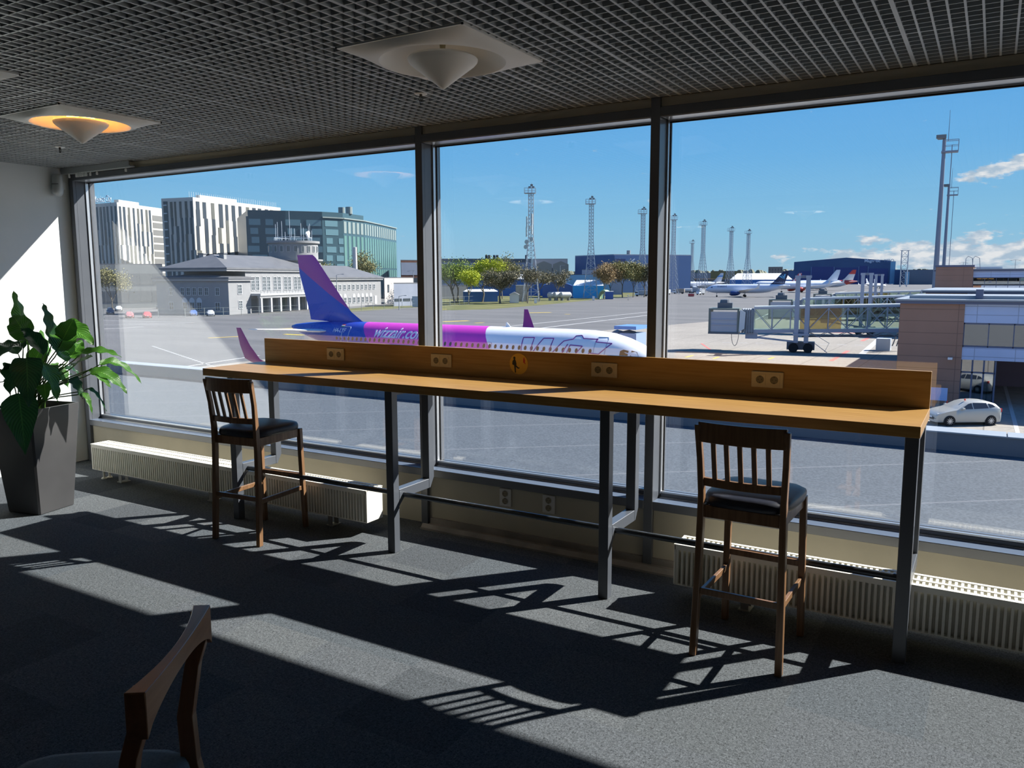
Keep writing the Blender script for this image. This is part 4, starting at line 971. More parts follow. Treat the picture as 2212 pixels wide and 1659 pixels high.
# round tower
tc_ = (49.5, 12.0)
q = MB().lathe([(8.6,9),(8.6,15.2),(9.4,15.4),(9.4,15.9),(0,16)], 40, (*tc_,0)); q.build('tower_base', plaster, t, smooth=True)
q = MB().lathe([(7.9,15.9),(7.9,20.9),(8.5,21.1),(8.5,21.8),(0,22)], 40, (*tc_,0)); q.build('tower_drum', plaster, t, smooth=True)
for k in range(22):
    a = 2*PI*k/22+.1; q = MB(); q.M = Matrix.Translation((tc_[0]+7.9*math.cos(a), tc_[1]+7.9*math.sin(a), 0)) @ Matrix.Rotation(a, 4, 'Z')
    q.box((0,-.55,18.2),(.12,.55,20.2)); f_ = q.build('tower_window', winw, t)
    q2 = MB(); q2.M = q.M; q2.box((.1,-.42,18.3),(.15,-.05,20.1)); q2.box((.1,.05,18.3),(.15,.42,20.1)); q2.build('pane', winp, f_)
for a in (0, 3.14, 4.2, 5.2):
    q = MB(); q.M = Matrix.Translation((tc_[0]+8.6*math.cos(a), tc_[1]+8.6*math.sin(a), 0)) @ Matrix.Rotation(a, 4, 'Z'); q.box((0,-.8,11.2),(.15,.8,14.3)); q.build('tower_window', winw, t)
ant = mat('antenna_grey', (.38,.42,.45), .5)
q = MB(); random.seed(3)
for k in range(30): a, b2 = 2*PI*k/30, 2*PI*(k+1)/30; q.tube([(tc_[0]+6*math.cos(a), tc_[1]+6*math.sin(a), 23), (tc_[0]+6*math.cos(b2), tc_[1]+6*math.sin(b2), 23)], .06, 5); 
for k in range(15): a = 2*PI*k/15; q.tube([(tc_[0]+6*math.cos(a), tc_[1]+6*math.sin(a), 21.8), (tc_[0]+6*math.cos(a), tc_[1]+6*math.sin(a), 23)], .05, 5)
q.build('roof_railing', ant, t)
for k, h_ in enumerate((4.6,3.4,6.5,9.8,5.4,6.2,4.0,5.6,5.0,3.6,6.0,4.8)):
    a = 2*PI*k/12+.5; r_ = 6 if k != 3 else 1; MB().tube([(tc_[0]+r_*math.cos(a), tc_[1]+r_*math.sin(a), 21.8), (tc_[0]+r_*math.cos(a), tc_[1]+r_*math.sin(a), 21.8+h_)], .07, 6).build('antenna', ant, t)
q = MB()
for dx_, dz in ((0,0),(.9,.3),(.5,-.6)): q.lathe([(0,0),(.5,.1),(.8,.4)], 12, (tc_[0]-2+dx_, tc_[1]-7, 24+dz), axis='y', cap=False)
q.build('dish_antenna', ac_white, t)
# ---- two striped high-rises, glass block
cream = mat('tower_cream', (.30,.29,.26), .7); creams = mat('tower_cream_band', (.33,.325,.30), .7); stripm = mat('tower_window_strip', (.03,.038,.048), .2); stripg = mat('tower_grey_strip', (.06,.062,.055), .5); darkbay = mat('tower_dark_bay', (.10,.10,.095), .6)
def tower(name, label, pts, vtop, seed, bay, n1, n2, floors=12):
    s = Site(name, label, 'building', pts, 'striped cream high-rises behind the old terminal'); s.q.append(s.q[0]+(s.q[2]-s.q[1])*1.0)
    h = zt(pts[1][0], vtop, pts[1][1]); s.prism('tower_body', 0, h, cream); rnd = random.Random(seed); fh = (h-1.5)/floors
    s.prism('parapet', h, h+.8, creams)
    cnt = 0
    for e_, n_ in ((0, n1), (1, n2)):
        L_ = s.edge(e_)[3]; s0 = 0 if e_ == 1 else L_*.22; s1 = L_*(1-bay) if e_ == 1 else L_
        if e_ == 0:
            s.panel('glazed_strip', 0, L_*.06, L_*.20, 3, h-.6, stripm, .1)
            for k in range(floors): s.panel('balcony', 0, L_*.08, L_*.18, h-2.6-k*fh, h-2.1-k*fh, mat('balcony_pale', (.28,.32,.34), .5), .5)
        w_ = (s1-s0)/n_
        for k in range(n_):
            z = h-.9
            while z > 6 and cnt < 92:
                fl = rnd.choice((1,2,2,3)); z0 = max(2, z-fl*fh); off = rnd.uniform(.15,.42)*w_; ww = rnd.uniform(.38,.55)*w_
                s.panel('window_strip', e_, s0+k*w_+off, s0+k*w_+off+ww, z0, z-.0, stripm if rnd.random() < .75 else stripg, .12); cnt += 1; z = z0
        if e_ == 1 and bay:
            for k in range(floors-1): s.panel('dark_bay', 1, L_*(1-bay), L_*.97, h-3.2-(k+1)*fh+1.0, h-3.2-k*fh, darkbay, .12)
    # roof plant
    P, d, n_, L_ = s.edge(1); q = MB()
    a = P+d*L_*.1-n_*3; b_ = P+d*L_*.5-n_*3; q.bar((a.x,a.y,h+1.6),(b_.x,b_.y,h+1.6), 2.4, 1.6); q.build('roof_plant', creams, s.t)
    return s, h
HR1, h1 = tower('high_rise', 'striped cream high-rise farthest left, with open dark bays on its right side', [(201,447),(263,430),(366,462)], 441, 1, .30, 6, 8)
HR2, h2 = tower('high_rise', 'striped cream high-rise standing between the farthest one and the glass block', [(358,412),(425.5,400),(612,446)], 430, 5, 0, 5, 13)
P, d, n_, L_ = HR2.edge(1); q = MB()
for k in range(44):
    a = P+d*(L_*.0+k*L_/44)-n_*2; q.box((a.x-.05,a.y-.05,h2), (a.x+.05,a.y+.05,h2+3.4))
q.build('roof_screen', mat('screen_pale', (.32,.35,.36), .5), HR2.t)
o = text_mesh('roof_sign', 'Ülemiste City', 4.6, mat('sign_grey', (.18,.24,.30), .5), HR1.t, extrude=.1); P, d, n_, L_ = HR1.edge(0)
sc_ = L_*.62/max(v.co.x for v in o.data.vertices)
for v in o.data.vertices: p = P+d*(L_*.20+v.co.x*sc_)+n_*v.co.z; v.co = Vector((p.x, p.y, h1+1.2+v.co.y))
gd = mat('glass_block_dark', (.030,.062,.078), .25); gl_ = mat('glass_block_pane', (.085,.16,.185), .12); gg = mat('glass_block_green', (.065,.135,.125), .15); gdk = mat('glass_block_fin', (.010,.028,.030), .4); gw = mat('glass_block_pale', (.15,.18,.175), .3)
s = Site('glass_office', 'curved dark teal glass office block behind the old terminal, right of the cream high-rises', 'building', [(537,350),(620,350),(700,352),(745,357),(790,372),(825,396),(858,424)])
s.q.append(s.q[-1]+Vector((-60,30,0))); s.q.append(s.q[0]+Vector((-40,30,0)))
hB = zt(660, 470, 352); s.prism('block', 0, hB, gd); cen = sum((p for p in s.q), Vector())/len(s.q)
hT = zt(600, 455, 351); up_ = [s.q[k]+(cen-s.q[k])*.02 for k in range(5)]+[s.q[4]+(cen-s.q[4])*.55]+[s.q[-1]]
s.prism('top_storey', hB, hT, gd, up_)
q = MB()
for k in range(6):
    a, b_ = s.q[k], s.q[k+1]
    if k >= 2: q.bar((a.x,a.y,hB+.25),(b_.x,b_.y,hB+.25), 1.0, .5)
q.build('roof_edge', gw, s.t)
random.seed(9); fh = (hB-6)/8; cnt = 0
for f in range(9):
    z1 = hB-1.0-f*fh
    for e_ in (0,1,2):
        L_ = s.edge(e_)[3]; x_ = random.uniform(.2,2)
        while x_ < L_-1.5:
            w_ = random.choice((3.0,4.5,6.0)); w_ = min(w_, L_-x_-.2)
            if f < 8 and cnt < 98: s.panel('window', e_, x_, x_+w_, z1-fh*.68, z1, gl_, .1); cnt += 1
            x_ += w_+random.uniform(1.5,3.4)
for e_ in (3,4,5):
    L_ = s.edge(e_)[3]; n_ = max(3, int(L_/3.4))
    for k in range(n_):
        for z0, z1 in ((hB*.83,hB-1),(hB*.42,hB*.80),(hB*.30,hB*.40),(.5,hB*.28)):
            s.panel('glass_strip', e_, L_*(k+.08)/n_, L_*(k+.66)/n_, z0, z1, gg if z0 < hB*.8 else gw, .12)
for e_ in (0,1,2):
    L_ = s.edge(e_)[3]
    for k in range(5): s.panel('glass_strip', e_, L_*(k+.2)/5, L_*(k+.75)/5, .5, hB*.20, gg, .12)
P, d, n_, L_ = s.edge(3)
q = MB()
for x0_ in (0,4.2): q.lathe([(1.5,hT),(1.5,hT+3),(0,hT+3)], 12, (up_[3].x-6+x0_, up_[3].y+6, 0))
q.build('roof_vent', gw, s.t)
# ---- chimney by the glass block, brick buildings and grey boxes
t = thing('chimney', 'slim white chimney in front of the glass office block', 'chimney', (at(768,600,320).x, at(768,600,320).y, GZ)); MB().lathe([(.9,0),(.8,zt(768,534,320)),(0,zt(768,534,320)+.1)], 16).build('shaft', mat('chimney_white', (.33,.33,.33), .6), t, smooth=True)
def block(name, label, u0, D0, u1, D1, vt, depth, m, cat='building', base=None, group=None, roofm_=None, rows=None):
    s = Site(name, label, cat, [(u0, D0), (u1, D1)], group); s.close(depth); h = zt((u0+u1)/2, vt, (D0+D1)/2); s.prism('walls', 0, h, m)
    s.prism('roof', h, h+.35, roofm_ or mat('flat_roof_dark', (.07,.075,.085), .7)); L_ = s.edge(0)[3]
    for (z0, z1, n_, fw, mm_) in (rows or ()):
        for k in range(n_): s.panel('window', 0, L_*(k+.5-fw/2)/n_, L_*(k+.5+fw/2)/n_, h*z0, h*z1, mm_, .12)
    return s, h, L_
block('parking_deck', 'long open parking deck behind the cars at the far left', 196, 300, 352, 300, 572, 18, mat('deck_grey', (.13,.14,.14), .8), rows=((.55,.80,6,.9,shade),(.15,.40,6,.9,shade)))  # dark panels stand in for shade inside the open deck levels
brick = nmat('dark_brick', (.10,.045,.03), (.13,.06,.04), 1, .8); bluegrey = nmat('blue_grey_cladding', (.17,.19,.24), (.20,.22,.27), .3, .6); palew = mat('pale_wall', (.26,.245,.23), .8); greyb = mat('mid_grey_wall', (.15,.16,.18), .7)
block('brick_workshop', 'dark brick and grey workshop right of the glass office block', 866, 395, 905, 398, 563, 14, brick, rows=((.62,.95,1,.96,bluegrey),(.35,.55,3,.7,dkglass)))
block('low_annex', 'low cream annex between the old terminal and the left window post', 830, 314, 893, 332, 601, 8, mat('annex_cream', (.30,.285,.27), .8), rows=((.45,.75,4,.2,dkglass),))
block('grey_box_hall', 'windowless pale blue grey box hall right of the low cream annex', 850, 285, 905, 292, 613, 12, bluegrey, rows=((.22,.34,3,.8,dkglass),))
s, h, L_ = block('factory', 'long blue grey factory with black chimneys behind the yellow green trees', 935, 600, 1149, 610, 560, 60, bluegrey, rows=((.42,.66,9,.8,dkglass),(.90,1.0,1,1.0,mat('factory_band', (.07,.08,.09), .6))))
for x_ in (940.0,1051,1057,1068,1074.5,1137):
    p = at(x_, 600, 598)-s.o; c_ = MB().lathe([(1.0,0),(.95,h+ (zt(x_,551,598)-h)),(0,zt(x_,551,598))], 10, (p.x,p.y,0)); c_.build('chimney', mat('chimney_dark', (.03,.035,.045), .6), s.t, smooth=True)
def gable(name, label, u0, D0, u1, D1, vt_eave, vt_ridge, depth, wall, roof, cat='building', ridge='depth', grp=None):
    s = Site(name, label, cat, [(u0, D0), (u1, D1)], grp); s.close(depth); um, Dm = (u0+u1)/2, (D0+D1)/2; he, hr = zt(um, vt_eave, Dm), zt(um, vt_ridge, Dm); a, b_, c_, d_ = s.q
    s.prism('walls', 0, he, wall)
    if ridge == 'depth':      # gable end faces the viewer
        m1, m2 = (a+b_)/2, (c_+d_)/2; q = MB(); z = lambda p, h: (p.x, p.y, h)
        q._add([z(a,he),z(b_,he),z(m1,hr)], [(0,1,2)]); q._add([z(d_,he),z(c_,he),z(m2,hr)], [(0,1,2)]); q.build('gable_end', wall, s.t)
        q = MB(); q._add([z(a,he),z(m1,hr),z(m2,hr),z(d_,he),z(b_,he),z(c_,he)], [(0,1,2,3),(1,4,5,2)]); o = q.build('roof', roof, s.t)
    else:
        m1, m2 = (a+d_)/2, (b_+c_)/2; q = MB(); z = lambda p, h: (p.x, p.y, h); dd = (b_-a)*.12
        m1, m2 = m1+dd, m2-dd
        q._add([z(a,he),z(b_,he),z(c_,he),z(d_,he),z(m1,hr),z(m2,hr)], [(0,1,5,4),(2,3,4,5),(3,0,4),(1,2,5)]); o = q.build('roof', roof, s.t)
    so_ = o.modifiers.new('thickness', 'SOLIDIFY'); so_.thickness = .3
    return s, he, hr
sand = mat('sand_wall', (.22,.195,.155), .8); roofw = mat('white_roof_sheet', (.40,.41,.42), .5); bluew = mat('blue_wall_sheet', (.02,.085,.26), .5); blued = mat('deep_blue_wall', (.025,.07,.22), .5)
for u0, u1, lb in ((1158,1192,'sand coloured gabled factory end, the left one of two behind the white roofs'),(1194,1228,'sand coloured gabled factory end, the right one of two behind the white roofs')):
    gable('gabled_factory', lb, u0, 560, u1, 560, 571, 564, 25, sand, sand, grp='gabled factory ends')
block('sand_block', 'pale sand factory block behind the gabled ends', 1150, 640, 1226, 640, 560, 30, palew, rows=((.60,.72,6,.5,dkglass),))
block('pale_shed', 'pale long shed behind the yellow green trees', 935, 380, 1010, 385, 618, 16, palew)
gable('white_roofed_hall', 'large hall with a broad white roof and blue walls behind the lattice mast', 1010, 440, 1190, 445, 603, 592, 40, bluew, roofw, ridge='side')
gable('blue_shed', 'low blue shed with white roof behind the bare tree', 1000, 330, 1075, 333, 630, 625, 12, bluew, roofw, ridge='side')
s, he, hr = gable('bright_blue_hall', 'bright blue hall with a white hipped roof left of the bare trees', 1238, 392, 1304, 386, 617, 605, 30, mat('bright_blue_wall', (.005,.24,.55), .45), roofw, ridge='side')
s2_, he2, hr2 = gable('dark_blue_gable', 'dark blue gable end joined to the left of the bright blue hall', 1172, 400, 1237, 392, 617, 605, 20, blued, blued)
t = thing('arched_hood', 'pale green arched hood at the foot of the bright blue hall', 'hood', (at(1305,600,375).x, at(1305,600,375).y, GZ)); MB().loft([[(-2.6*math.cos(PI*k/10), y_, 4.2*math.sin(PI*k/10)) for k in range(11)]+[(2.1*math.cos(PI*k/10), y_, 3.6*math.sin(PI*k/10)) for k in range(11)] for y_ in (-1,3)]).build('hood', mat('hood_green', (.20,.30,.19), .5), t)
def boxthing(name, label, cat, u, v, D, w_, d_, h_, m, part='body', top=None, rz=None, group=None):
    p = at(u, v, D); t = thing(name, label, cat, (p.x, p.y, GZ), rz if rz is not None else -math.atan2(p.x, p.y), group)
    MB().box((-w_/2, 0, .1), (w_/2, d_, h_)).build(part, m, t)
    if top: MB().prism([(-w_/2-.2, h_), (w_/2+.2, h_), (0, h_+top)], -.2, d_+.2, 'y').build('roof', roofw, t)
    else: MB().box((-w_/2-.1, -.1, h_), (w_/2+.1, d_+.1, h_+.15)).build('lid', roofw, t)
    MB().box((-w_*.35, .1, 0), (w_*.35, d_*.9, .1)).build('base', ac_grey, t); return t
boxthing('container', 'dark blue shipping container right of the bright blue hall', 'container', 1316, 640, 370, 3.6, 6, 3.4, blued)
boxthing('garden_shed', 'small white metal shed with gabled roof on the grass by the lattice mast', 'shed', 1111, 653, 315, 3.6, 3.5, 3.3, ac_white, top=1.0)
boxthing('ruined_hut', 'weathered grey block hut behind the white metal shed', 'hut', 1128, 648, 335, 5.4, 4, 6.6, nmat('weathered_plaster', (.20,.185,.17), (.27,.26,.25), .8, .9))
boxthing('white_bin', 'white bin at the foot of the second lattice mast', 'bin', 1282, 645, 352, 1.0, 1.0, 1.5, ac_white, group='white bins by the apron edge'); boxthing('white_cabinet', 'white cabinet with an orange top at the foot of the nearest lattice mast', 'cabinet', 1157, 655, 310, 1.1, 1.0, 1.8, ac_white)
boxthing('grey_kiosk', 'pale grey kiosk at the fence, just left of the left window post', 'kiosk', 899, 659, 275, 2.6, 2.5, 3.6, mat('kiosk_grey', (.25,.29,.33), .5))
for k, (u_, lb) in enumerate(((1194,'white horizontal storage tank, left one of three'),(1206,'white horizontal storage tank, middle one of three'),(1220,'white horizontal storage tank beside the dark blue gable, right one of three'))):
    p = at(u_, 640, 350); t = thing('storage_tank', lb, 'tank', (p.x, p.y, GZ), R(58), 'storage tanks by the blue gable'); MB().lathe([(0,-2.4),(.9,-2.3),(1.25,-1.9),(1.25,2.5),(.9,2.9),(0,3)], 20, (0,0,2.4), axis='x').build('vessel', mat('tank_white', (.33,.34,.35), .4), t, smooth=True)
    for x_ in (-1.4, 1.8): MB().box((x_-.2,-.9,0),(x_+.2,.9,1.6)).build('cradle', ac_grey, t)
# ---- hangar with dragonfly
navyc = nmat('navy_cladding', (.035,.065,.15), (.042,.075,.165), .2, .5); navyl = mat('navy_cladding_pale', (.050,.10,.21), .5)
s = Site('airline_hangar', 'big navy hangar with a white dragonfly emblem behind the bare trees', 'building', [(1242,560),(1325,530),(1492,560)]); s.close(60); h = zt(1325, 551, 530); s.prism('walls', 0, h, navyc); s.prism('roof', h, h+.6, mat('hangar_roof', (.20,.24,.28), .6))
L_ = s.edge(1)[3]; s.panel('facade', 1, .5, L_-.5, 0, h-.3, navyl, .2); L0_ = s.edge(0)[3]
s.panel('sign_board', 1, 1.0, 8.6, h*.74, h*.90, mat('sign_navy', (.015,.03,.10), .5), .3); s.panel('window_band', 1, 10, L_*.6, h*.38, h*.46, mat('band_teal', (.14,.26,.30), .3), .3)
def on_edge(s, o, i, s0, z0, out=.4, sc_=1):
    P, d, n_, L_ = s.edge(i)
    for v in o.data.vertices: p = P+d*(s0+v.co.x*sc_)+n_*(out+v.co.z); v.co = Vector((p.x, p.y, z0+v.co.y*sc_))
whs = mat('sign_white_letters', (.42,.46,.52), .5)
o = text_mesh('lettering', 'nordica', 3.2, whs, s.t, extrude=.05); on_edge(s, o, 1, 1.6, h*.77, .5, .62)
q = MB()
for pts in ([(0,0),(1.2,1.6),(4.2,-7),(3.2,-7.2)], [(0.8,1.4),(-6.6,2.6),(-6.2,1.2),(-.2,.2)], [(.6,.6),(-5,-2.8),(-4,-3.4),(1,-.4)], [(1.6,1.8),(8,6.2),(8.6,4.8),(2,.8)], [(1.8,.8),(8.4,1.6),(8.2,.4),(2,-.2)]): q.prism(pts, 0, .1, 'z')
o = q.build('dragonfly_emblem', whs, s.t); on_edge(s, o, 1, 11.5, h*.80, .4, .45)
c_ = at(1357, 600, 545)-s.o; MB().lathe([(1.3,0),(1.3,zt(1357,541,545)),(0,zt(1357,541,545))], 12, (c_.x,c_.y,0)).build('flue', mat('flue_grey', (.13,.14,.15), .5), s.t)
block('pale_lilac_annex', 'pale lilac annex with small windows before the navy hangar', 1257, 470, 1345, 472, 583, 12, mat('lilac_wall', (.19,.20,.26), .7), rows=((.5,.62,5,.35,dkglass),))
block('light_blue_shed', 'long light blue shed behind the bright blue hall', 1215, 440, 1320, 442, 594, 10, mat('light_blue_sheet', (.11,.22,.33), .6))
# ---- maintenance hangar
hb1 = nmat('hangar_blue', (.022,.055,.13), (.028,.065,.145), .05, .5); hb2 = mat('hangar_door_blue', (.014,.030,.13), .5)
D_ = 1230; s = Site('maintenance_hangar', 'huge dark blue hangar with a shallow pitched roof far beyond the parked airliners', 'building', [(1714,D_),(1922,D_)]); s.close(90)
L_ = s.edge(0)[3]; P, d, n_, _ = s.edge(0); hl, hm, hr_ = zt(1714,566,D_), zt(1825,556.5,D_), zt(1922,563,D_)
q = MB(); fr_ = [(0,0),(L_,0),(L_,hr_),(L_*.55,hm),(0,hl)]; P3 = lambda x, z, dd: (P.x+d.x*x-n_.x*dd, P.y+d.y*x-n_.y*dd, z)
q._add([P3(x, z, 0) for x, z in fr_]+[P3(x, z, 90) for x, z in fr_], [(0,1,2,3,4),(9,8,7,6,5)]+[(i, i+5, (i+1) % 5+5, (i+1) % 5) for i in range(5)]); q.build('walls', hb1, s.t)
for k, (a, b_, hh) in enumerate(((.07,.18,.50),(.19,.43,.66),(.44,.68,.62),(.69,.77,.68),(.78,.98,.58))): s.panel('hangar_door', 0, L_*a, L_*b_, 0, hm*hh, hb2, .6)
for f in (.185,.425,.68,.775): s.panel('door_post', 0, L_*f, L_*(f+.005), 0, hm*.66, mat('post_pale', (.12,.18,.30), .5), .9)
o = text_mesh('lettering', 'Magnetic', 5.6, mat('hangar_letters', (.36,.42,.52), .5), s.t, offset=.15, extrude=.1); on_edge(s, o, 0, L_*.735, hm*.82, 1.0)
o = text_mesh('lettering', 'MRO', 5.6, mat('hangar_letters_dim', (.10,.15,.26), .5), s.t, extrude=.1); on_edge(s, o, 0, L_*.735+25, hm*.82, 1.0)
block('hangar_side_wing', 'light blue glazed stair tower at the right end of the huge dark blue hangar', 1922, 1230, 1933, 1230, 565, 30, mat('stair_blue', (.10,.24,.36), .4))
block('blue_low_building', 'lower dark blue building right of the huge hangar', 1932, 1220, 1955, 1220, 583, 40, hb1); block('light_blue_door', 'light blue door tower far right of the huge hangar', 1955, 1150, 1964, 1150, 587, 20, mat('door_light_blue', (.10,.22,.32), .5))
block('freight_halls', 'long low grey freight halls behind the tall slim lighting columns', 1950, 1180, 2035, 1180, 583, 40, mat('freight_grey', (.075,.085,.115), .6))
# ---- things between the two hangars
gable('tent_hall', 'long white tent hall with blue base behind the freighter', 1577, 760, 1712, 760, 604, 590, 40, mat('tent_blue', (.02,.10,.28), .5), mat('tent_white', (.40,.40,.39), .6), ridge='side')
block('orange_canopy_house', 'low building with an orange roof edge left of the white tent hall', 1500, 790, 1577, 790, 603, 20, mat('brown_glazed', (.09,.085,.08), .5), roofm_=mat('orange_roof', (.42,.21,.06), .6))
block('olive_hall', 'low olive green hall with dark roof behind the white tent hall', 1535, 900, 1600, 900, 586, 30, mat('olive_wall', (.11,.095,.04), .7)); block('long_grey_halls', 'long low grey halls on the horizon behind the lattice masts', 1490, 950, 1545, 950, 590, 30, greyb)
block('brown_office', 'boxy grey brown office block standing above the tent hall', 1659, 1000, 1690, 1000, 577, 20, mat('brown_office', (.13,.12,.11), .7), rows=((.6,.75,5,.3,dkglass),(.8,.92,5,.3,dkglass)))
block('blue_shed_far', 'dark blue shed left of the huge dark blue hangar', 1697, 1100, 1716, 1100, 585, 30, hb1)
# ================================================================== TERMINAL WING AND BOARDING BRIDGES (right)
brown = nmat('brown_panel', (.200,.112,.080), (.222,.125,.09), .4, .6); bluep = nmat('pale_cladding', (.28,.335,.47), (.305,.36,.50), .4, .5); fasc = mat('fascia_dark', (.075,.085,.13), .6)
def panelled(m, w_, h_):
    T = m.node_tree; b = T.nodes['Principled BSDF']; src = b.inputs['Base Color'].links[0].from_socket; t = T.nodes.new('ShaderNodeTexCoord'); mp = T.nodes.new('ShaderNodeMapping'); mp.inputs['Rotation'].default_value = (R(90),0,0)
    br = T.nodes.new('ShaderNodeTexBrick'); br.offset = 0; br.inputs['Scale'].default_value = 1; br.inputs['Brick Width'].default_value = w_; br.inputs['Row Height'].default_value = h_; br.inputs['Mortar Size'].default_value = .025; br.inputs['Color1'].default_value = br.inputs['Color2'].default_value = (1,1,1,1); br.inputs['Mortar'].default_value = (.62,.62,.62,1)
    T.links.new(t.outputs['Object'], mp.inputs[0]); T.links.new(mp.outputs[0], br.inputs['Vector']); mu = T.nodes.new('ShaderNodeVectorMath'); mu.operation = 'MULTIPLY'; T.links.new(src, mu.inputs[0]); T.links.new(br.outputs[0], mu.inputs[1]); T.links.new(mu.outputs[0], b.inputs['Base Color'])
panelled(brown, 4.0, .9); panelled(bluep, 2.6, .62)
wglass = glass_mat('wing_glass', (.45,.52,.55), .26, 1.0)
def yz(u, v, Y): q_ = pixel_ray(u, v); s_ = Y/q_.y; return s_*q_.x, EYE.z+s_*q_.z
def wing(name, label, Y, uL, uM, uR_, v_roof, v_fas, rows, depth=22, base=GZ, brown_to=None):
    """facade parallel to our windows: brown end from uL to uM, clad part from uM on"""
    xL, zr = yz(uL, v_roof, Y); xM, zf = yz(uM, v_fas, Y); xR = yz(uR_, v_fas, Y)[0]; t = thing(name, label, 'building', (xL, Y, GZ)); w_ = xM-xL; W_ = xR-xL
    b_ = lambda nm, a, c, m: MB().box(a, c).build(nm, m, t); Z = lambda v: yz(uM, v, Y)[1]-GZ
    b_('brown_end', (0,0,0), (w_,depth,zf-GZ), brown); b_('fascia', (-.3,-.25,zf-GZ), (W_,depth,zr-GZ), fasc); b_('roof', (-.4,-.35,zr-GZ), (W_,depth+.3,zr-GZ+.12), parm)
    for kind, v0, v1 in rows:
        z1, z0 = Z(v0), Z(v1)
        if kind == 'clad': b_('cladding', (w_,.05,z0), (W_,depth,z1), bluep)
        if kind == 'glass':
            b_('glazing', (w_+.05,.25,z0), (W_,.3,z1), wglass); b_('room_back', (w_,6,z0), (W_,6.2,z1), mat('wing_room', (.16,.17,.18), .8)); b_('room_floor', (w_,.4,z0-.02), (W_,6,z0+.25), mat('wing_room_floor', (.2,.2,.2), .7))
            b_('window_rail', (w_,.1,z1-.12), (W_,.35,z1), fasc); b_('window_rail', (w_,.1,z0), (W_,.35,z0+.12), fasc)
            n_ = max(2, int((W_-w_)/1.05))
            for k in range(n_+1): b_('mullion', (w_+k*1.6,.1,z0), (w_+k*1.6+.07,.34,z1), fasc)
    return t, xL, w_, W_, Z
t, xL, w_, W_, Z = wing('terminal_wing', 'near terminal wing with brown panelled end and pale blue cladding, behind the silver car', 69.0, 1945, 2085, 2620, 649, 657, (('clad',657,697),('glass',697,750),('clad',750,777)))
def wb_(nm, a, c, m): return MB().box(a, c).build(nm, m, t)
# glazed entrance under the clad part, open passage beyond
x1 = yz(2150, 800, 69)[0]-xL
wb_('entrance_glass', (w_,.3,0), (x1,.35,Z(777)), wglass); wb_('entrance_back', (w_,5,0), (x1,5.2,Z(777)), mat('entrance_wall', (.05,.07,.08), .6)); wb_('entrance_transom', (w_,.2,Z(806)), (x1,.45,Z(803)), fasc)
for k in range(4): wb_('entrance_post', (w_+k*(x1-w_)/3-.06,.2,0), (w_+k*(x1-w_)/3+.06,.5,Z(777)), fasc)
wb_('shop_counter', (w_+1,3,0), (x1-.5,3.6,1.1), mat('counter_pale', (.35,.38,.38), .5)); wb_('passage_back', (x1,14,0), (W_,14.3,Z(777)), mat('passage_wall', (.10,.085,.12), .8)); wb_('passage_side', (x1-.1,.3,0), (x1,14,Z(777)), fasc)
for a, c, zz in ((.5,9.3,.25),(9.5,13.5,.4)): wb_('roof_light_strip', (a,1.5,yz(1945,649,69)[1]-GZ+.12), (c,2.3,yz(1945,649,69)[1]-GZ+.12+zz), parm)
wb_('roof_vent', (5.0,1.2,Z(649)+.1), (5.5,1.7,Z(649)+.8), fasc)
cmt = thing('security_camera', 'white security camera on the brown wall above the silver car', 'camera', (xL+w_-.6, 68.9, yz(2066,774,69)[1])); MB().box((-.28,-.5,-.08),(.02,-.1,.08)).build('camera_body', ac_white, cmt); MB().box((-.05,-.12,-.04),(.05,.1,.04)).build('camera_bracket', ac_grey, cmt)
t2 = thing('notice_board', 'pale blue notice board on legs at the foot of the brown wall', 'board', (yz(2028,850,67)[0], 67.2, GZ)); MB().box((-.55,0,.5),(.55,.1,1.45)).build('board', mat('board_blue', (.28,.36,.55), .5), t2)
for s_ in (-.45,.45): MB().box((s_-.03,.02,0),(s_+.03,.08,.55)).build('leg', ac_grey, t2)
t2 = thing('traffic_cone', 'red and white traffic cone beside the pale blue notice board', 'cone', (yz(2036,868,66)[0]+.3, 66.0, GZ)); MB().lathe([(.16,.04),(.03,.7),(0,.7)], 14).build('cone_body', mat('cone_red', (.55,.05,.03), .5), t2); MB().box((-.2,-.2,0),(.2,.2,.04)).build('base', tyre, t2)
wing('terminal_wing', 'second terminal wing, only its low brown strip and pale cladding seen over the near roof', 92.0, 2000, 2090, 2800, 629, 633, (('clad',633,760),))
WINGT = wing('terminal_wing', 'farthest terminal wing with a tall brown block beside a glazed pale gallery', 150.0, 2022, 2103, 2900, 583, 586, (('clad',586,599),('glass',599,626),('clad',626,680)), depth=20)[0]
xb_, zb_ = yz(2022, 577, 150); xc_ = yz(2103, 577, 150)[0]
t = WINGT; MB().box((0,-.4,0),(xc_-xb_,12,zb_-GZ)).build('brown_stair_block', brown, t); MB().box((-.15,-.55,zb_-GZ),(xc_-xb_+.15,12.2,zb_-GZ+.3)).build('roof', fasc, t)
q = MB(); 
for s_ in (0,1.0): q.tube([(xc_-xb_+s_-1.2,1,zb_-GZ-1),(xc_-xb_+s_-1.2,1,zb_-GZ+1.3),(xc_-xb_+s_-.9,1,zb_-GZ+1.7),(xc_-xb_+s_-.3,1,zb_-GZ+1.4),(xc_-xb_+s_-.1,1,zb_-GZ-.5)], .05, 6)
q.build('ladder_hoop', ac_grey, t)
t = thing('white_roof_box', 'low white plant housing on the farthest wing roof', 'roof box', (yz(2108,586,158)[0], 158, GZ+yz(2108,586,158)[1]-GZ)); MB().box((0,0,0),(yz(2165,586,158)[0]-yz(2108,586,158)[0],6,.75)).build('housing', roofw, t)

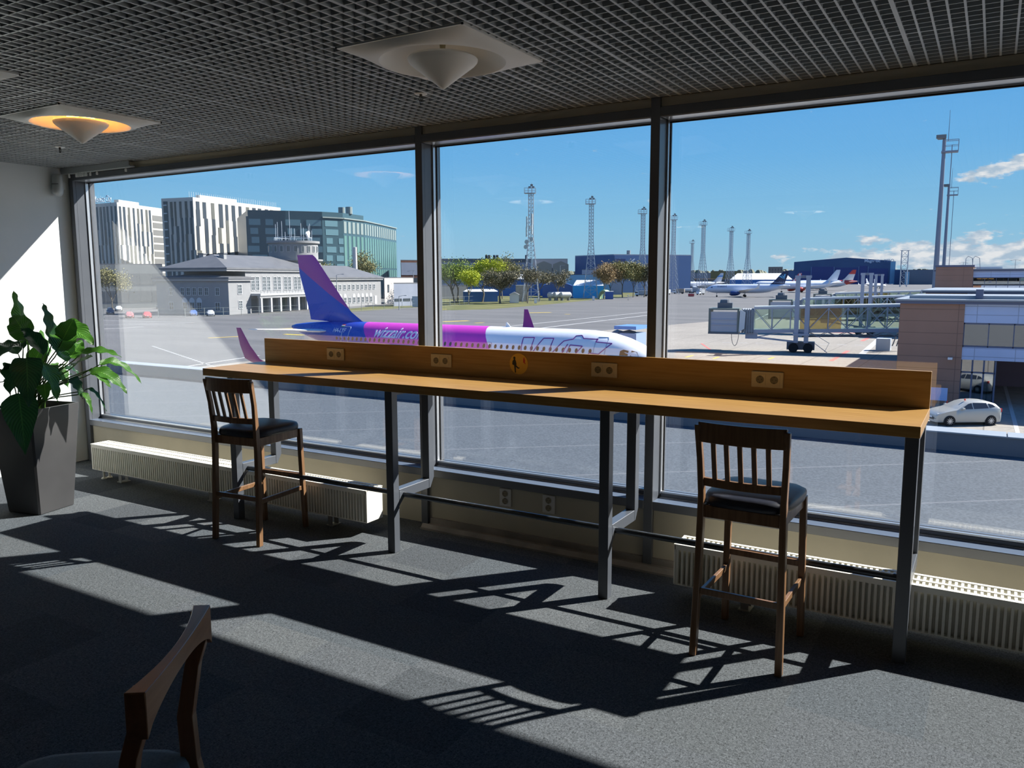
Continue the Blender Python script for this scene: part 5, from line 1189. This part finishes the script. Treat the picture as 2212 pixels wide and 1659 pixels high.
steel = mat('bridge_steel', (.22,.25,.31), .45, .1); steeld = mat('bridge_steel_dark', (.07,.08,.095), .5); bglass = glass_mat('bridge_glass', (.84,.90,.86), .07, 1.0); bwhite = mat('bridge_white', (.40,.43,.44), .4); amb = glass_mat('bridge_glass_tinted', (.80,.66,.42), .08, 1.0)
def bridge(label, u, D, x_cab, x0, x1, zf0, zf1, hh=3.0, detail=True, name='boarding_bridge', cabw=3.9):
    p = at(u, 640, D); t = thing(name, label, 'boarding bridge', (p.x, p.y, GZ), -math.atan2(p.x, p.y), 'glazed boarding bridges on the right')
    zf = lambda x: zf0+(zf1-zf0)*(x-x0)/(x1-x0)
    def seg(nm, xa, xb, za, zb, ya, yb, m, mb=None):
        q = mb or MB(); q.hexa([(xa,ya,zf(xa)+za),(xb,ya,zf(xb)+za),(xb,yb,zf(xb)+za),(xa,yb,zf(xa)+za),(xa,ya,zf(xa)+zb),(xb,ya,zf(xb)+zb),(xb,yb,zf(xb)+zb),(xa,yb,zf(xa)+zb)]); return q if mb else q.build(nm, m, t)
    seg('tunnel_floor', x0, x1, -.35, .1, -1.2, 1.2, steel); seg('tunnel_roof', x0, x1, hh-.15, hh+.02, -1.25, 1.25, steel); seg('roof_edge', x0, x1, hh+.02, hh+.22, -1.3, 1.3, bwhite); seg('underframe', x0+6, x1, -.95, -.75, -.8, .8, steeld)
    xm = x0+(x1-x0)*.28
    seg('glass_wall', x0, x1, .1, hh-.15, -1.16, -1.13, bglass); seg('glass_wall', x0, x1, .1, hh-.15, 1.13, 1.16, bglass); seg('tinted_glass', xm, xm+(x1-x0)*.24, .12, hh-.17, -1.22, -1.19, amb)
    q = MB(); n_ = max(6, int((x1-x0)/2.1))
    for k in range(n_+1):
        x = x0+(x1-x0)*k/n_
        for ys in (-1.2, 1.2):
            q.bar((x,ys,zf(x)),(x,ys,zf(x)+hh-.1), .12, .12)
            if k < n_:
                x2_ = x0+(x1-x0)*(k+1)/n_
                if k % 2 or k > n_*.4: q.bar((x,ys,zf(x)+.1),(x2_,ys,zf(x2_)+hh-.2), .09, .09)
                if not k % 2 or k > n_*.4: q.bar((x2_,ys,zf(x2_)+.1),(x,ys,zf(x)+hh-.2), .09, .09)
                if k > n_*.3: q.bar((x,ys*.66,zf(x)-.35),((x+x2_)/2,ys*.66,zf(x)-.85), .07, .07); q.bar(((x+x2_)/2,ys*.66,zf(x)-.85),(x2_,ys*.66,zf(x2_)-.35), .07, .07)
    q.build('tunnel_frame', steel, t)
    # cab, bellows
    zc = zf0-.25; xc = x_cab; MB().box((xc,-1.9,zc-.25),(xc+cabw,1.9,zc)).build('cab_floor', steeld, t)
    q = MB(); q.box((xc,-1.8,zc+hh+.0),(xc+cabw,1.8,zc+hh+.2)); q.box((xc,-1.8,zc),(xc+.25,1.8,zc+hh)); q.box((xc+cabw-.25,-1.8,zc),(xc+cabw,1.8,zc+hh)); q.build('cab_frame', mat('cab_green_grey', (.09,.11,.10), .5), t)
    q = MB(); q.box((xc+.25,-1.7,zc+.05),(xc+cabw-.25,-1.55,zc+hh-.25)); sh_ = q.build('cab_shutter', mat('shutter_grey', (.27,.285,.32), .5), t)
    for f in (.32,.55): MB().box((xc+.3,-1.78,zc+hh*f),(xc+cabw-.3,-1.7,zc+hh*f+.14)).build('shutter_rib', steel, sh_)
    MB().prism([(xc+cabw,zc),(xc+cabw+.7,zc+.5),(xc+cabw+.8,zc+hh-.3),(xc+cabw+.1,zc+hh+.1)], -1.85, -1.7, 'y').build('side_panel', bwhite, t)
    xa = xc+cabw+.3; n_ = 10; q = MB()
    for k in range(n_): f0, f1_ = k/n_, (k+1)/n_; e_ = .12 if k % 2 else 0; q.box((xa+(x0-xa)*f0,-1.5+e_,zc-.1+e_),(xa+(x0-xa)*f1_,1.5-e_,zc+hh+.15-e_))
    q.build('bellows', nmat('bellows_grey', (.16,.18,.20), (.20,.22,.24), 2, .8), t)
    q = MB(); q.box((xc+1.0,-.6,zc+hh+.2),(xc+2.9,.8,zc+hh+.9)); q.lathe([(.7,zc+hh+.9),(.6,zc+hh+1.3),(0,zc+hh+1.4)], 12, (xc+1.9,.1,0)); q.build('roof_unit', steeld, t)
    # lift columns and bogie
    zt_ = zf(0)+hh+3.7
    for x_ in (-.62, .62): MB().box((x_-.28,-1.75,1.3),(x_+.28,-1.35,zt_)).build('lift_column', steel, t); MB().box((x_-.22,1.4,1.3),(x_+.22,1.75,zt_)).build('lift_column', steel, t)
    q = MB(); q.box((-1.0,-1.8,zt_),(1.0,-1.3,zt_+.35)); q.box((-1.0,1.35,zt_),(1.0,1.8,zt_+.35)); q.box((-.3,-1.8,zt_),(.3,1.8,zt_+.3)); q.build('crosshead', steel, t); MB().box((-1.0,-1.9,zf(0)-.7),(1.0,1.9,zf(0)-.4)).build('lift_beam', steel, t)
    bo = MB().box((-1.7,-1.0,.35),(1.7,1.0,1.35)).build('bogie', steeld, t)
    for x_ in (-.9,.9): MB().lathe([(0,-.25),(.55,-.25),(.6,-.15),(.6,.15),(.55,.25),(0,.25)], 18, (x_,-1.2,.6), axis='y').build('wheel', tyre, bo, smooth=True)
    q = MB(); q.bar((-5.6,-.9,zf(x0)-.9),(-.9,-.9,1.4), .22, .22); q.bar((-5.6,-.9,zf(x0)-.9),(x0+3,-.9,zf(x0)-.3), .12, .12); q.build('stay_beam', steel, t); MB().box((-6.9,-1.0,zf(x0)-1.1),(-5.4,-.2,zf(x0)-.3)).build('control_box', steel, t)
    if detail:
        q = MB()
        for k in range(12): a0, a1 = PI*k/12, PI*(k+1)/12; q.tube([(x_cab+3.4+.45*math.cos(a0+PI), -1.2, zc-.2-1.6*math.sin(a0)), (x_cab+3.4+.45*math.cos(a1+PI), -1.2, zc-.2-1.6*math.sin(a1))], .035, 5)
        q.build('hanging_cable', steeld, t)
        q = MB(); q.tube([(1.6,-1.3,1.3),(3.2,-1.3,.1)], .04, 5); q.tube([(1.6,-1.3,2.4),(3.4,-1.3,1.3),(2.9,-1.3,.2)], .03, 5); q.build('service_steps', steel, t)
    return t
bridge('nearest boarding bridge, with its closed cab left of the two lift columns', 1734, 111, -11.6, -5.9, 14.5, 2.75, 3.3, 2.9)
bridge('middle boarding bridge, its roof just above the nearest one', 1871, 148, -15.4, -10, 12, 3.0, 3.8, 2.9, False)
bridge('farthest boarding bridge, highest of the three, leading to the brown strip', 1897, 200, -13.6, -9, 13, 3.0, 3.8, 2.9, False)
p = gp(1908, 757); t = thing('bridge_foot', 'pale concrete foot with steel struts under the nearest boarding bridge, by the brown wall', 'support', p); MB().box((-.85,-.8,0),(.85,.8,1.6)).build('concrete_block', mat('foot_pale', (.26,.30,.36), .7), t)
q = MB()
for k in range(5): q.bar((1.0+k*.5,.5,.6),(2.4+k*.3,.5,5.2), .14, .14)
q.build('strut', steeld, t)
# ================================================================== LIGHTING MASTS
ALB = 1.5
lat = mat('galvanised_lattice', (.24,.27,.31), .5, .1)
MH = 46.0
def make_mast():
    t = thing('lighting_mast', 'x', 'lighting mast', (0,0,GZ), 0, 'lattice lighting masts along the apron'); q = MB(); n_ = 22
    def hw(z): return max(.95, 3.3-2.35*min(1, z/26))
    zs = [0]; 
    while zs[-1] < MH-3: zs.append(min(MH-3, zs[-1]+max(1.5, hw(zs[-1])*1.25)))
    for a, b_ in zip(zs[:-1], zs[1:]):
        wa, wb2 = hw(a), hw(b_); ca = [(-wa,-wa),(wa,-wa),(wa,wa),(-wa,wa)]; cb = [(-wb2,-wb2),(wb2,-wb2),(wb2,wb2),(-wb2,wb2)]
        for k in range(4):
            q.bar((*ca[k],a),(*cb[k],b_), .19, .19); j = (k+1) % 4
            q.bar((*ca[k],a),(*cb[j],b_), .09, .09); q.bar((*ca[j],a),(*cb[k],b_), .09, .09); q.bar((*cb[k],b_),(*cb[j],b_), .11, .11)
    q.bar((0,.3,0),(0,.3,MH-3), .2, .2); q.build('lattice', lat, t)
    q = MB(); zt_ = MH-3; q.box((-2.6,-1.4,zt_),(1.8,1.4,zt_+.25))
    for x in (-2.6,-1.1,.4,1.8):
        for y in (-1.4,1.4): q.bar((x,y,zt_),(x,y,zt_+2.2), .12, .12)
    for y in (-1.4,1.4):
        for z in (1.1,2.2): q.bar((-2.6,y,zt_+z),(1.8,y,zt_+z), .10, .10)
    q.build('platform', lat, t)
    for x, z in ((-.5,2.4),(.9,2.4),(.3,3.2)): MB().box((x-.5,-.9,zt_+z-.35),(x+.5,-.3,zt_+z+.35)).build('floodlight', mat('floodlight_grey', (.10,.11,.12), .5), t)
    MB().bar((.2,0,zt_),(.2,0,zt_+4.2), .12, .12).build('lightning_rod', lat, t); return t
MASTS = [(1147,328,'tallest looking lattice mast with phone antennas halfway, left part of the middle window'),(1276,377,'lattice mast in front of the bright blue hall'),(1387,438,'lattice mast seen just left of the middle window post'),(1453,487,'lattice mast seen just right of the middle window post'),(1517,541,'third lattice mast from the left in the right window'),(1577,615,'fourth lattice mast from the left in the right window'),(1614,656,'rightmost lattice mast of the row, behind the freighter'),(1494,822,'short looking far lattice mast at the edge of the navy hangar')]
proto = make_mast()
for i, (u, D, lb) in enumerate(MASTS):
    o = proto if i == 0 else copy_tree(proto); p = at(u, 600, D); o.location = (p.x, p.y, GZ); o['label'] = lb; o.rotation_euler = (0,0,R(25+i*3))
p = at(1147, 600, 328)
q = MB()
for k, (x, z) in enumerate(((-1.25,26),(-1.1,30),(1.15,27),(1.3,31),(1.0,24),(-1.1,22.5),(.3,29))): q.box((x-.25,-1.6,z),(x+.25,-1.2,z+4.0 if k < 4 else z+1.2))
for x, z in ((-1.4,22),(1.2,25),(-1.0,24)): q.lathe([(0,-1.5),(.8,-1.6),(.9,-1.9),(0,-1.9)], 12, (x,0,z), axis='y')
t = thing('phone_antennas', 'cluster of pale phone antennas clamped on the nearest lattice mast', 'antenna', (p.x, p.y, GZ)); q.build('panel_antenna', mat('antenna_white', (.30,.33,.33), .5), t)
# ---- slim steel columns
colm = mat('column_steel', (.15,.17,.22), .45, .3)
def column(u, D, H, vb, label):
    p = at(u, 600, D); t = thing('lighting_column', label, 'lighting column', (p.x, p.y, GZ), -math.atan2(p.x, p.y), 'slim lighting columns on the right'); MB().tube([(0,0,0),(0,0,H*.5),(0,0,H)], [.82,.62,.42], 14).build('column', colm, t, smooth=True); MB().tube([(1.9,0,8),(1.9,0,H-2)], .12, 6).build('guide_cable', colm, t)
    q = MB(); q.box((-.6,-1.2,H-4.0),(3.4,1.2,H-3.6))
    for x in (-.4,3.4):
        for y in (-1.2,1.2): q.bar((x,y,H-3.8),(x,y,H-.8), .14, .14)
    for y in (-1.2,1.2): q.bar((-.4,y,H-.8),(3.4,y,H-.8), .14, .14); q.bar((-.4,y,H-2.2),(3.4,y,H-2.2), .1, .1)
    q.build('service_basket', colm, t)
    for k in range(3): MB().box((-2.0+k*.2,-1.6+k*1.1,H-.3),(.4,-.8+k*1.1,H+.6)).build('floodlight', mat('floodlight_grey', (.10,.11,.12), .5), t)
    MB().tube([(.9,0,H-1),(.9,0,H+7)], [.10,.05], 6).build('lightning_rod', colm, t)
column(2021, 250, 46.5, 0, 'tall slim steel lighting column with a basket, the nearer and taller of two'); column(2037, 381, 46.5, 0, 'slimmer and shorter looking steel lighting column just right of the taller one')
def pole(u, D, vtop, label, arms=True, name='street_lamp'):
    p = at(u, 600, D); h = zt(u, vtop, D); t = thing(name, label, 'street lamp', (p.x, p.y, GZ), -math.atan2(p.x, p.y)); MB().tube([(0,0,0),(0,0,h)], [.16,.09], 8).build('pole', ac_grey, t)
    MB().tube([(-1.8,0,h-.3),(0,0,h),(1.8,0,h-.3)] if arms else [(0,0,h),(1.6,0,h+.25)], .07, 6).build('arm', ac_grey, t)
    for s_ in ((-1,1) if arms else (1,)): MB().box((s_*1.9-.35,-.15,h-.42 if arms else h+.12),(s_*1.9+.35,.15,h-.25 if arms else h+.3)).build('lamp_head', ac_grey, t)
pole(2079, 520, 567, 'twin-armed lamp on the horizon above the brown block'); pole(2191, 480, 561, 'twin-armed lamp on the horizon at the right edge of the view'); pole(727, 262, 594, 'single-armed lamp in front of the old terminal, right of the blue tail fin', False); pole(893, 300, 584, 'twin-armed lamp between the brick workshop and the left window post'); pole(1210, 420, 574, 'thin dark lamp pole before the gabled factory ends', False); pole(861, 250, 640, 'short lamp post by the fence left of the white off-roader', False)
p = at(1952, 600, 900); t = thing('lattice_tower', 'squat red and white lattice tower right of the huge dark blue hangar', 'tower', (p.x, p.y, GZ)); q = MB(); Ht = zt(1952, 541, 900)
zz_ = [Ht*k/6 for k in range(7)]
for a, b_ in zip(zz_[:-1], zz_[1:]):
    for k in range(4):
        c0 = [(-3,-3),(3,-3),(3,3),(-3,3)]; j = (k+1) % 4; q.bar((*c0[k],a),(*c0[k],b_), .5, .5); q.bar((*c0[k],a),(*c0[j],b_), .3, .3); q.bar((*c0[k],b_),(*c0[j],b_), .3, .3)
q.bar((-4.5,0,Ht),(4.5,0,Ht), .5, .5); q.build('lattice', lat, t)

# ================================================================== TREES
barkm = nmat('tree_bark', (.085,.075,.06), (.13,.115,.09), 3, .9)
def leafcol(name, c1, c2):
    m = nmat(name, c1, c2, .35, .8); return m
lf = {'green': leafcol('spring_green_foliage', (.10,.15,.02), (.19,.235,.035)), 'yellow': leafcol('yellow_green_foliage', (.21,.25,.01), (.32,.34,.02)), 'bare': leafcol('budding_twigs', (.085,.08,.05), (.14,.125,.075)), 'olive': leafcol('olive_budding_foliage', (.13,.125,.045), (.18,.165,.07)), 'rust': leafcol('rust_budding_foliage', (.16,.11,.05), (.21,.15,.07))}
def tree(u, D, vtop, wpx, kind, label, n_leaf=2200, seed=0, base=.0, stems=1, grp='trees beyond the apron'):
    p = at(u, 600, D); H = zt(u, vtop, D); w_ = wpx/F_PX*D/2; rnd = random.Random(seed); t = thing('tree', label, 'tree', (p.x, p.y, GZ), 0, grp); q = MB(); tips = []
    def grow(a, d, L_, r_, lv):
        b_ = a+d*L_; q.tube([a, a+d*L_*.5+Vector((rnd.uniform(-.06,.06)*L_, rnd.uniform(-.06,.06)*L_, 0)), b_], [r_, r_*.8, r_*.6], 5, cap=False)
        if lv == 0: tips.append(b_); return
        if lv < 3: tips.append(b_)
        for k in range(3 if lv > 1 else 4):
            an = rnd.uniform(0, 2*PI); sp = rnd.uniform(.35,.75); nd = (d+Vector((math.cos(an)*sp, math.sin(an)*sp, rnd.uniform(-.05,.25)))).normalized(); grow(a+d*L_*rnd.uniform(.6,1), nd, L_*rnd.uniform(.6,.8), r_*.55, lv-1)
    for s_ in range(stems):
        lean = Vector((rnd.uniform(-.35,.35) if stems > 1 else 0, 0, 1)).normalized(); grow(Vector((s_*.5-.3*(stems-1), 0, 0)), lean, H*.30, H*.012+.05, 4)
    zm = max(v[2] for v in q.v); xs_ = sorted(max(abs(p_.x), abs(p_.y)) for p_ in tips); xm = xs_[int(len(xs_)*.86)]
    fx, fz = w_/xm, H/zm
    q.v = [(v[0]*fx, v[1]*fx, v[2]*fz) for v in q.v]; q.build('trunk_and_branches', barkm, t)
    c = MB(); tips = [Vector((p_.x*fx, p_.y*fx, p_.z*fz)) for p_ in tips]; sz = D*.00085
    for k in range(int(n_leaf*3.2)):
        tp = rnd.choice(tips); sp = H*.085; o = tp+Vector((rnd.gauss(0,sp), rnd.gauss(0,sp), rnd.gauss(0,sp*.8)))
        if o.z < H*.18: continue
        a = Vector((rnd.uniform(-1,1), rnd.uniform(-1,1), rnd.uniform(-1,1))).normalized(); b_ = a.cross(Vector((rnd.uniform(-1,1), rnd.uniform(-1,1), rnd.uniform(-1,1)))).normalized(); s_ = sz*rnd.uniform(.6,1.3); c._add([o-a*s_, o+b_*s_*.6, o+a*s_, o-b_*s_*.6], [(0,1,2,3)])
    me = bpy.data.meshes.new('crown'); me.from_pydata(c.v, [], c.f); me.materials.append(lf[kind]); o = bpy.data.objects.new('crown', me); COL.objects.link(o); o.parent = t; return t
tree(985, 318, 565, 70, 'green', 'pale green multi-stemmed tree right of the left window post', 2600, 1, stems=3)
tree(1042, 330, 566, 62, 'yellow', 'bright yellow-green rounded tree behind the bare round tree', 3600, 2)
tree(1080, 308, 588, 62, 'bare', 'round dark bare tree in front of the yellow-green tree', 3000, 3)
tree(1012, 300, 588, 50, 'yellow', 'smaller yellow-green tree between the pale green and the round bare trees', 1800, 15)
tree(1140, 312, 585, 44, 'bare', 'thin bare tree standing at the foot of the nearest lattice mast', 900, 4); tree(1165, 347, 590, 40, 'bare', 'bare tree just right of the nearest lattice mast', 900, 5); tree(1205, 352, 590, 36, 'bare', 'bare tree before the dark blue gable and tanks', 700, 6)
tree(1085, 380, 556, 42, 'olive', 'hazy olive tree rising behind the yellow-green one', 1300, 7)
for k, (u, vt, w_, kd, lb) in enumerate(((1318,573,40,'rust','rust tinged budding tree right of the bright blue hall'),(1345,571,44,'olive','broad olive budding tree in front of the navy hangar'),(1368,573,36,'olive','olive budding tree below the dragonfly emblem'),(1392,578,36,'bare','greyish bare tree next to the middle window post'),(1305,584,30,'rust','small rust tinged tree against the navy hangar'))): tree(u, 398+k*4 if k < 4 else 378, vt, w_, kd, lb, 2600, 20+k)
tree(783, 335, 549, 32, 'olive', 'olive budding tree beside the white chimney', 1200, 31); tree(703, 320, 573, 30, 'olive', 'hazy olive tree between the tower and the white chimney', 900, 32); tree(238, 262, 585, 46, 'olive', 'olive and orange budding tree near the left edge of the view', 1600, 33)
# far treeline: nobody could count it
random.seed(11); q = MB(); az0 = math.radians(-34)
for k in range(900):
    a = math.radians(random.uniform(-32, 10)); D = random.uniform(1500, 1700); x, y = D*math.sin(a), D*math.cos(a); r_ = random.uniform(5, 13); h_ = random.uniform(12, 24)
    q.lathe([(r_*.5,0),(r_,h_*.35),(r_*.8,h_*.7),(r_*.3,h_),(0,h_*1.03)], 7, (x, y, GZ))
tag(q.build('distant_treeline', leafcol('distant_foliage', (.085,.095,.06), (.13,.13,.09))), 'low hazy belt of trees along the horizon beyond the airfield', 'treeline', kind='stuff')
# ================================================================== VEHICLES
def car(label, loc, rz, body, sc=1.0, name='car', beacon=False, suv=0):
    t = thing(name, label, 'car', loc, rz); bm_ = body
    # nose at -x, length 4.05; stations: x, sill half width, belt z, roof z (or None), half width at belt, half width at roof
    hh = 1.46+suv
    ST = [(-2.02,.50,.42,.42),(-1.98,.66,.62,.62),(-1.80,.76,.74,.74),(-1.45,.82,.86,.87),(-.95,.845,.96,.99),(-.82,.85,.97,1.04),(-.20,.855,.99,1.36+suv),(.15,.86,1.0,1.44+suv),(.75,.86,1.01,hh),(1.25,.855,1.02,1.42+suv),(1.62,.84,1.03,1.30+suv),(1.85,.80,1.03,1.10),(1.98,.72,.92,.94),(2.03,.60,.55,.56)]
    rings = []
    for x, w_, zb, zr in ST:
        rw = w_-.02 if zr-zb < .05 else w_-.24*(zr-zb)/.45
        rings.append([(x,-w_*.93,.22),(x,-w_,.45),(x,-w_,zb),(x,-rw,max(zb+.005,zr-.05)),(x,-rw*.85,zr+.01),(x,0,zr+.025),(x,rw*.85,zr+.01),(x,rw,max(zb+.005,zr-.05)),(x,w_,zb),(x,w_,.45),(x,w_*.93,.22)])
    MB().loft(rings).build('body', bm_, t, smooth=True)
    gl2 = mat('car_glass', (.02,.025,.035), .08)
    def roofw_(x):
        for a, b_ in zip(ST[:-1], ST[1:]):
            if a[0] <= x <= b_[0]:
                f = (x-a[0])/(b_[0]-a[0]); w_ = a[1]+(b_[1]-a[1])*f; zb = a[2]+(b_[2]-a[2])*f; zr = a[3]+(b_[3]-a[3])*f; return w_, zb, zr
    def side_pt(x, z, s_):
        w_, zb, zr = roofw_(x); rw = w_-.24*(zr-zb)/.45; f = max(0, min(1, (z-zb)/max(.01, zr-.05-zb))); return (x, s_*(w_+(rw-w_)*f+.008), z)
    for s_ in (-1, 1):
        for pts in ([(-.62,1.02),(.12,1.03),(.12,1.37+suv),(-.10,1.32+suv)], [(.18,1.03),(1.10,1.07),(1.02,1.36+suv),(.18,1.38+suv)], [(1.16,1.08),(1.55,1.14),(1.40,1.27+suv),(1.12,1.34+suv)]):
            MB().quad(*[side_pt(x, z, s_) for x, z in pts]).build('side_window', gl2, t)
        MB().box((-.62, s_*.92-.08, 1.0), (-.45, s_*.92+.08, 1.12)).build('mirror', bm_, t, bevel=.02)
        MB().box((-1.93, s_*.52-.14, .62), (-1.62, s_*.62+.12, .74)).build('headlight', mat('headlight', (.35,.38,.4), .15), t)
        MB().box((1.78, s_*.66-.09, .82), (2.0, s_*.66+.09, 1.02)).build('tail_light', mat('tail_light', (.45,.02,.02), .3), t)
        for x in (-1.28, 1.27):
            MB().lathe([(.345,-.01),(.345,.03),(0,.03)], 26, (x, s_*.82-(.03 if s_ < 0 else 0), .30), axis='y').build('wheel_arch', mat('arch_black', (.01,.01,.012), .8), t)
            wl_ = MB().lathe([(.2,-.09),(.29,-.10),(.31,-.05),(.31,.05),(.29,.10),(.2,.09)], 26, (x, s_*.80, .31), axis='y').build('wheel', tyre, t, smooth=True)
            r_ = MB().lathe([(.20,-.02),(.21,.02),(.0,.0)], 20, (x, s_*.86, .31), axis='y')
            r_.build('rim', mat('rim_dark', (.10,.10,.11), .4), wl_)
            sp_ = MB()
            for k in range(10): a = 2*PI*k/10; sp_.bar((x, s_*.885, .31), (x+.19*math.cos(a), s_*.885, .31+.19*math.sin(a)), .03, .015, up=(0,1,0))
            sp_.build('spokes', mat('rim_silver', (.45,.46,.47), .3, .6), wl_)
    MB().quad((-.78,-.70,1.02),(-.78,.70,1.02),(-.22,.60,1.345+suv),(-.22,-.60,1.345+suv)).build('windscreen', gl2, t); MB().quad((1.66,-.58,1.26+suv),(1.66,.58,1.26+suv),(1.88,.66,1.06),(1.88,-.66,1.06)).build('rear_window', gl2, t)
    MB().box((-2.04,-.42,.36),(-1.98,.42,.50)).build('grille', mat('arch_black', (.01,.01,.012), .8), t); MB().box((-2.06,-.24,.46),(-2.03,.24,.56)).build('number_plate', ac_white, t)
    if beacon: MB().lathe([(.05,1.47),(.045,1.56),(0,1.58)], 10, (-.05,-.25,0)).build('beacon', mat('beacon_red', (.6,.05,.02), .3), t)
    t.scale = (sc, sc, sc); return t
a, b_ = gp(2041, 916), gp(2117, 915); cc = (a+b_)/2; ang_ = math.atan2(b_.y-a.y, b_.x-a.x); n_ = Vector((-math.sin(ang_), math.cos(ang_), 0)); 
car('silver grey hatchback with a small red roof beacon, below the brown wall', cc+n_*.1, ang_, mat('car_silver', (.30,.305,.29), .25, .25), 1.08, beacon=True)
def simple_car(u, v, D, rz, col, label, sc=1.05, suv=0, name='car'): p = at(u, v, D); car(label, (p.x, p.y, GZ), rz, mat('paint_%s' % name+str(int(u)), col, .3), sc, name=name, suv=suv)
simple_car(318, 684, 222, R(150), (.38,.05,.05), 'red car with a gleaming roof on the road at the far left'); simple_car(280, 684, 224, R(150), (.30,.10,.10), 'reddish car half hidden by poles, left of the gleaming red one')
simple_car(455, 680, 226, R(145), (.30,.31,.32), 'silver car glinting in front of the shaded end of the old terminal'); simple_car(418, 679, 229, R(145), (.05,.10,.24), 'dark blue car behind the glinting silver one'); simple_car(238, 672, 250, R(150), (.05,.07,.10), 'dark grey people carrier at the far left edge of the window', suv=.3); simple_car(256, 664, 275, R(150), (.34,.35,.35), 'white car parked behind the dark people carrier'); simple_car(345, 660, 290, R(150), (.30,.31,.32), 'silver car parked beside the old terminal end')
simple_car(874, 658, 300, R(120), (.38,.38,.39), 'white off-roader on the grass beside the annex', suv=.3); simple_car(889, 657, 303, R(120), (.06,.07,.08), 'dark car beside the white off-roader')
def truck(u, v, D, rz, col, label, tank=False, L_=7.0):
    p = at(u, v, D); t = thing('service_truck', label, 'truck', (p.x, p.y, GZ), rz, 'service trucks by the navy hangar'); m = mat('truck_%d' % int(u), col, .5); MB().prism([(-L_/2,.6),(-L_/2,1.9),(-L_/2+.5,2.7),(-L_/2+2,2.7),(-L_/2+2,.6)], -1.1, 1.1, 'y').build('cab', ac_white, t)
    MB().box((-L_/2+.1,-1.12,1.7),(-L_/2+1.6,1.12,2.4)).build('window', dkglass, t)
    if tank: MB().lathe([(0,-L_/2+2.2),(1.1,-L_/2+2.3),(1.1,L_/2-.2),(0,L_/2)], 16, (0,0,1.9), axis='x').build('tank', m, t, smooth=True)
    else: MB().box((-L_/2+2.2,-1.2,.9),(L_/2,1.2,3.0)).build('load_box', m, t)
    MB().box((-L_/2+.2,-1.0,.5),(L_/2,1.0,.9)).build('chassis', steeld, t)
    for x in (-L_/2+1.2, L_/2-1.2):
        for y in (-1.05,1.05): MB().lathe([(0,-.18),(.48,-.18),(.48,.18),(0,.18)], 16, (x,y,.48), axis='y').build('wheel', tyre, t)
truck(1466, 631, 500, R(10), (.20,.17,.14), 'brown-bodied service truck at the left of the group by the navy wall'); truck(1482, 629, 515, R(20), (.30,.31,.32), 'white tanker in the middle of the truck group by the navy wall', True); truck(1503, 629, 520, R(-10), (.16,.18,.22), 'grey service truck right of the white tanker'); truck(1438, 633, 468, R(80), (.30,.31,.31), 'white service truck next to the middle window post'); truck(1386, 638, 430, R(15), (.24,.25,.26), 'pale low truck under the bare trees left of the middle window post'); truck(1513, 634, 470, R(70), (.28,.29,.30), 'small white van in front of the truck group', L_=5)
boxthing('red_crates', 'two small red crates on the apron left of the freighter nose', 'crate', 1493, 637, 425, 3.0, 2, 1.5, mat('crate_red', (.30,.05,.05), .6))
p = gp(1357, 648); t = thing('apron_sign', 'thin marker post on a small foot on the open apron', 'post', p); MB().tube([(0,0,0),(0,0,1.8)], .06, 8).build('post', ac_grey, t); MB().lathe([(.4,0),(.35,.1),(0,.12)], 12).build('foot', tyre, t); MB().box((-.25,-.05,1.8),(.25,.05,2.2)).build('head', ac_white, t)
# ---- fence by the old terminal
def fence(label, pts, h=2.3, step=5.0, name='wire_fence'):
    P = [gp(u, v) for u, v in pts]; t = thing(name, label, 'fence', P[0]); fm = mat('fence_grey', (.16,.18,.17), .6); w_ = MB(); first = None
    for a, b_ in zip(P[:-1], P[1:]):
        L_ = (b_-a).length; d = (b_-a).normalized(); n_ = max(1, int(L_/step))
        for k in range(n_):
            q_ = a+d*L_*k/n_-P[0]
            if first is None: first = MB().tube([(0,0,0),(0,0,h)], .07, 6).build('post', fm, t); o = first
            else: o = first.copy(); COL.objects.link(o); o.parent = t
            o.location = q_
        a0, b0 = a-P[0], b_-P[0]
        for z in (.2, h*.5, h-.1): w_.bar((a0.x,a0.y,z),(b0.x,b0.y,z), .035, .035)
    w_.build('wire', fm, t)
fence('wire fence in front of the old terminal, from the far left to the tail fin', [(225,688),(400,686),(560,680),(650,676)]); fence('wire fence from the tail fin to the left window post', [(755,673),(830,668),(905,663)]); fence('grey bar fence with a gate frame right of the left window post', [(955,662),(972,661),(1022,658)], 3.2, 3.0, 'bar_fence')
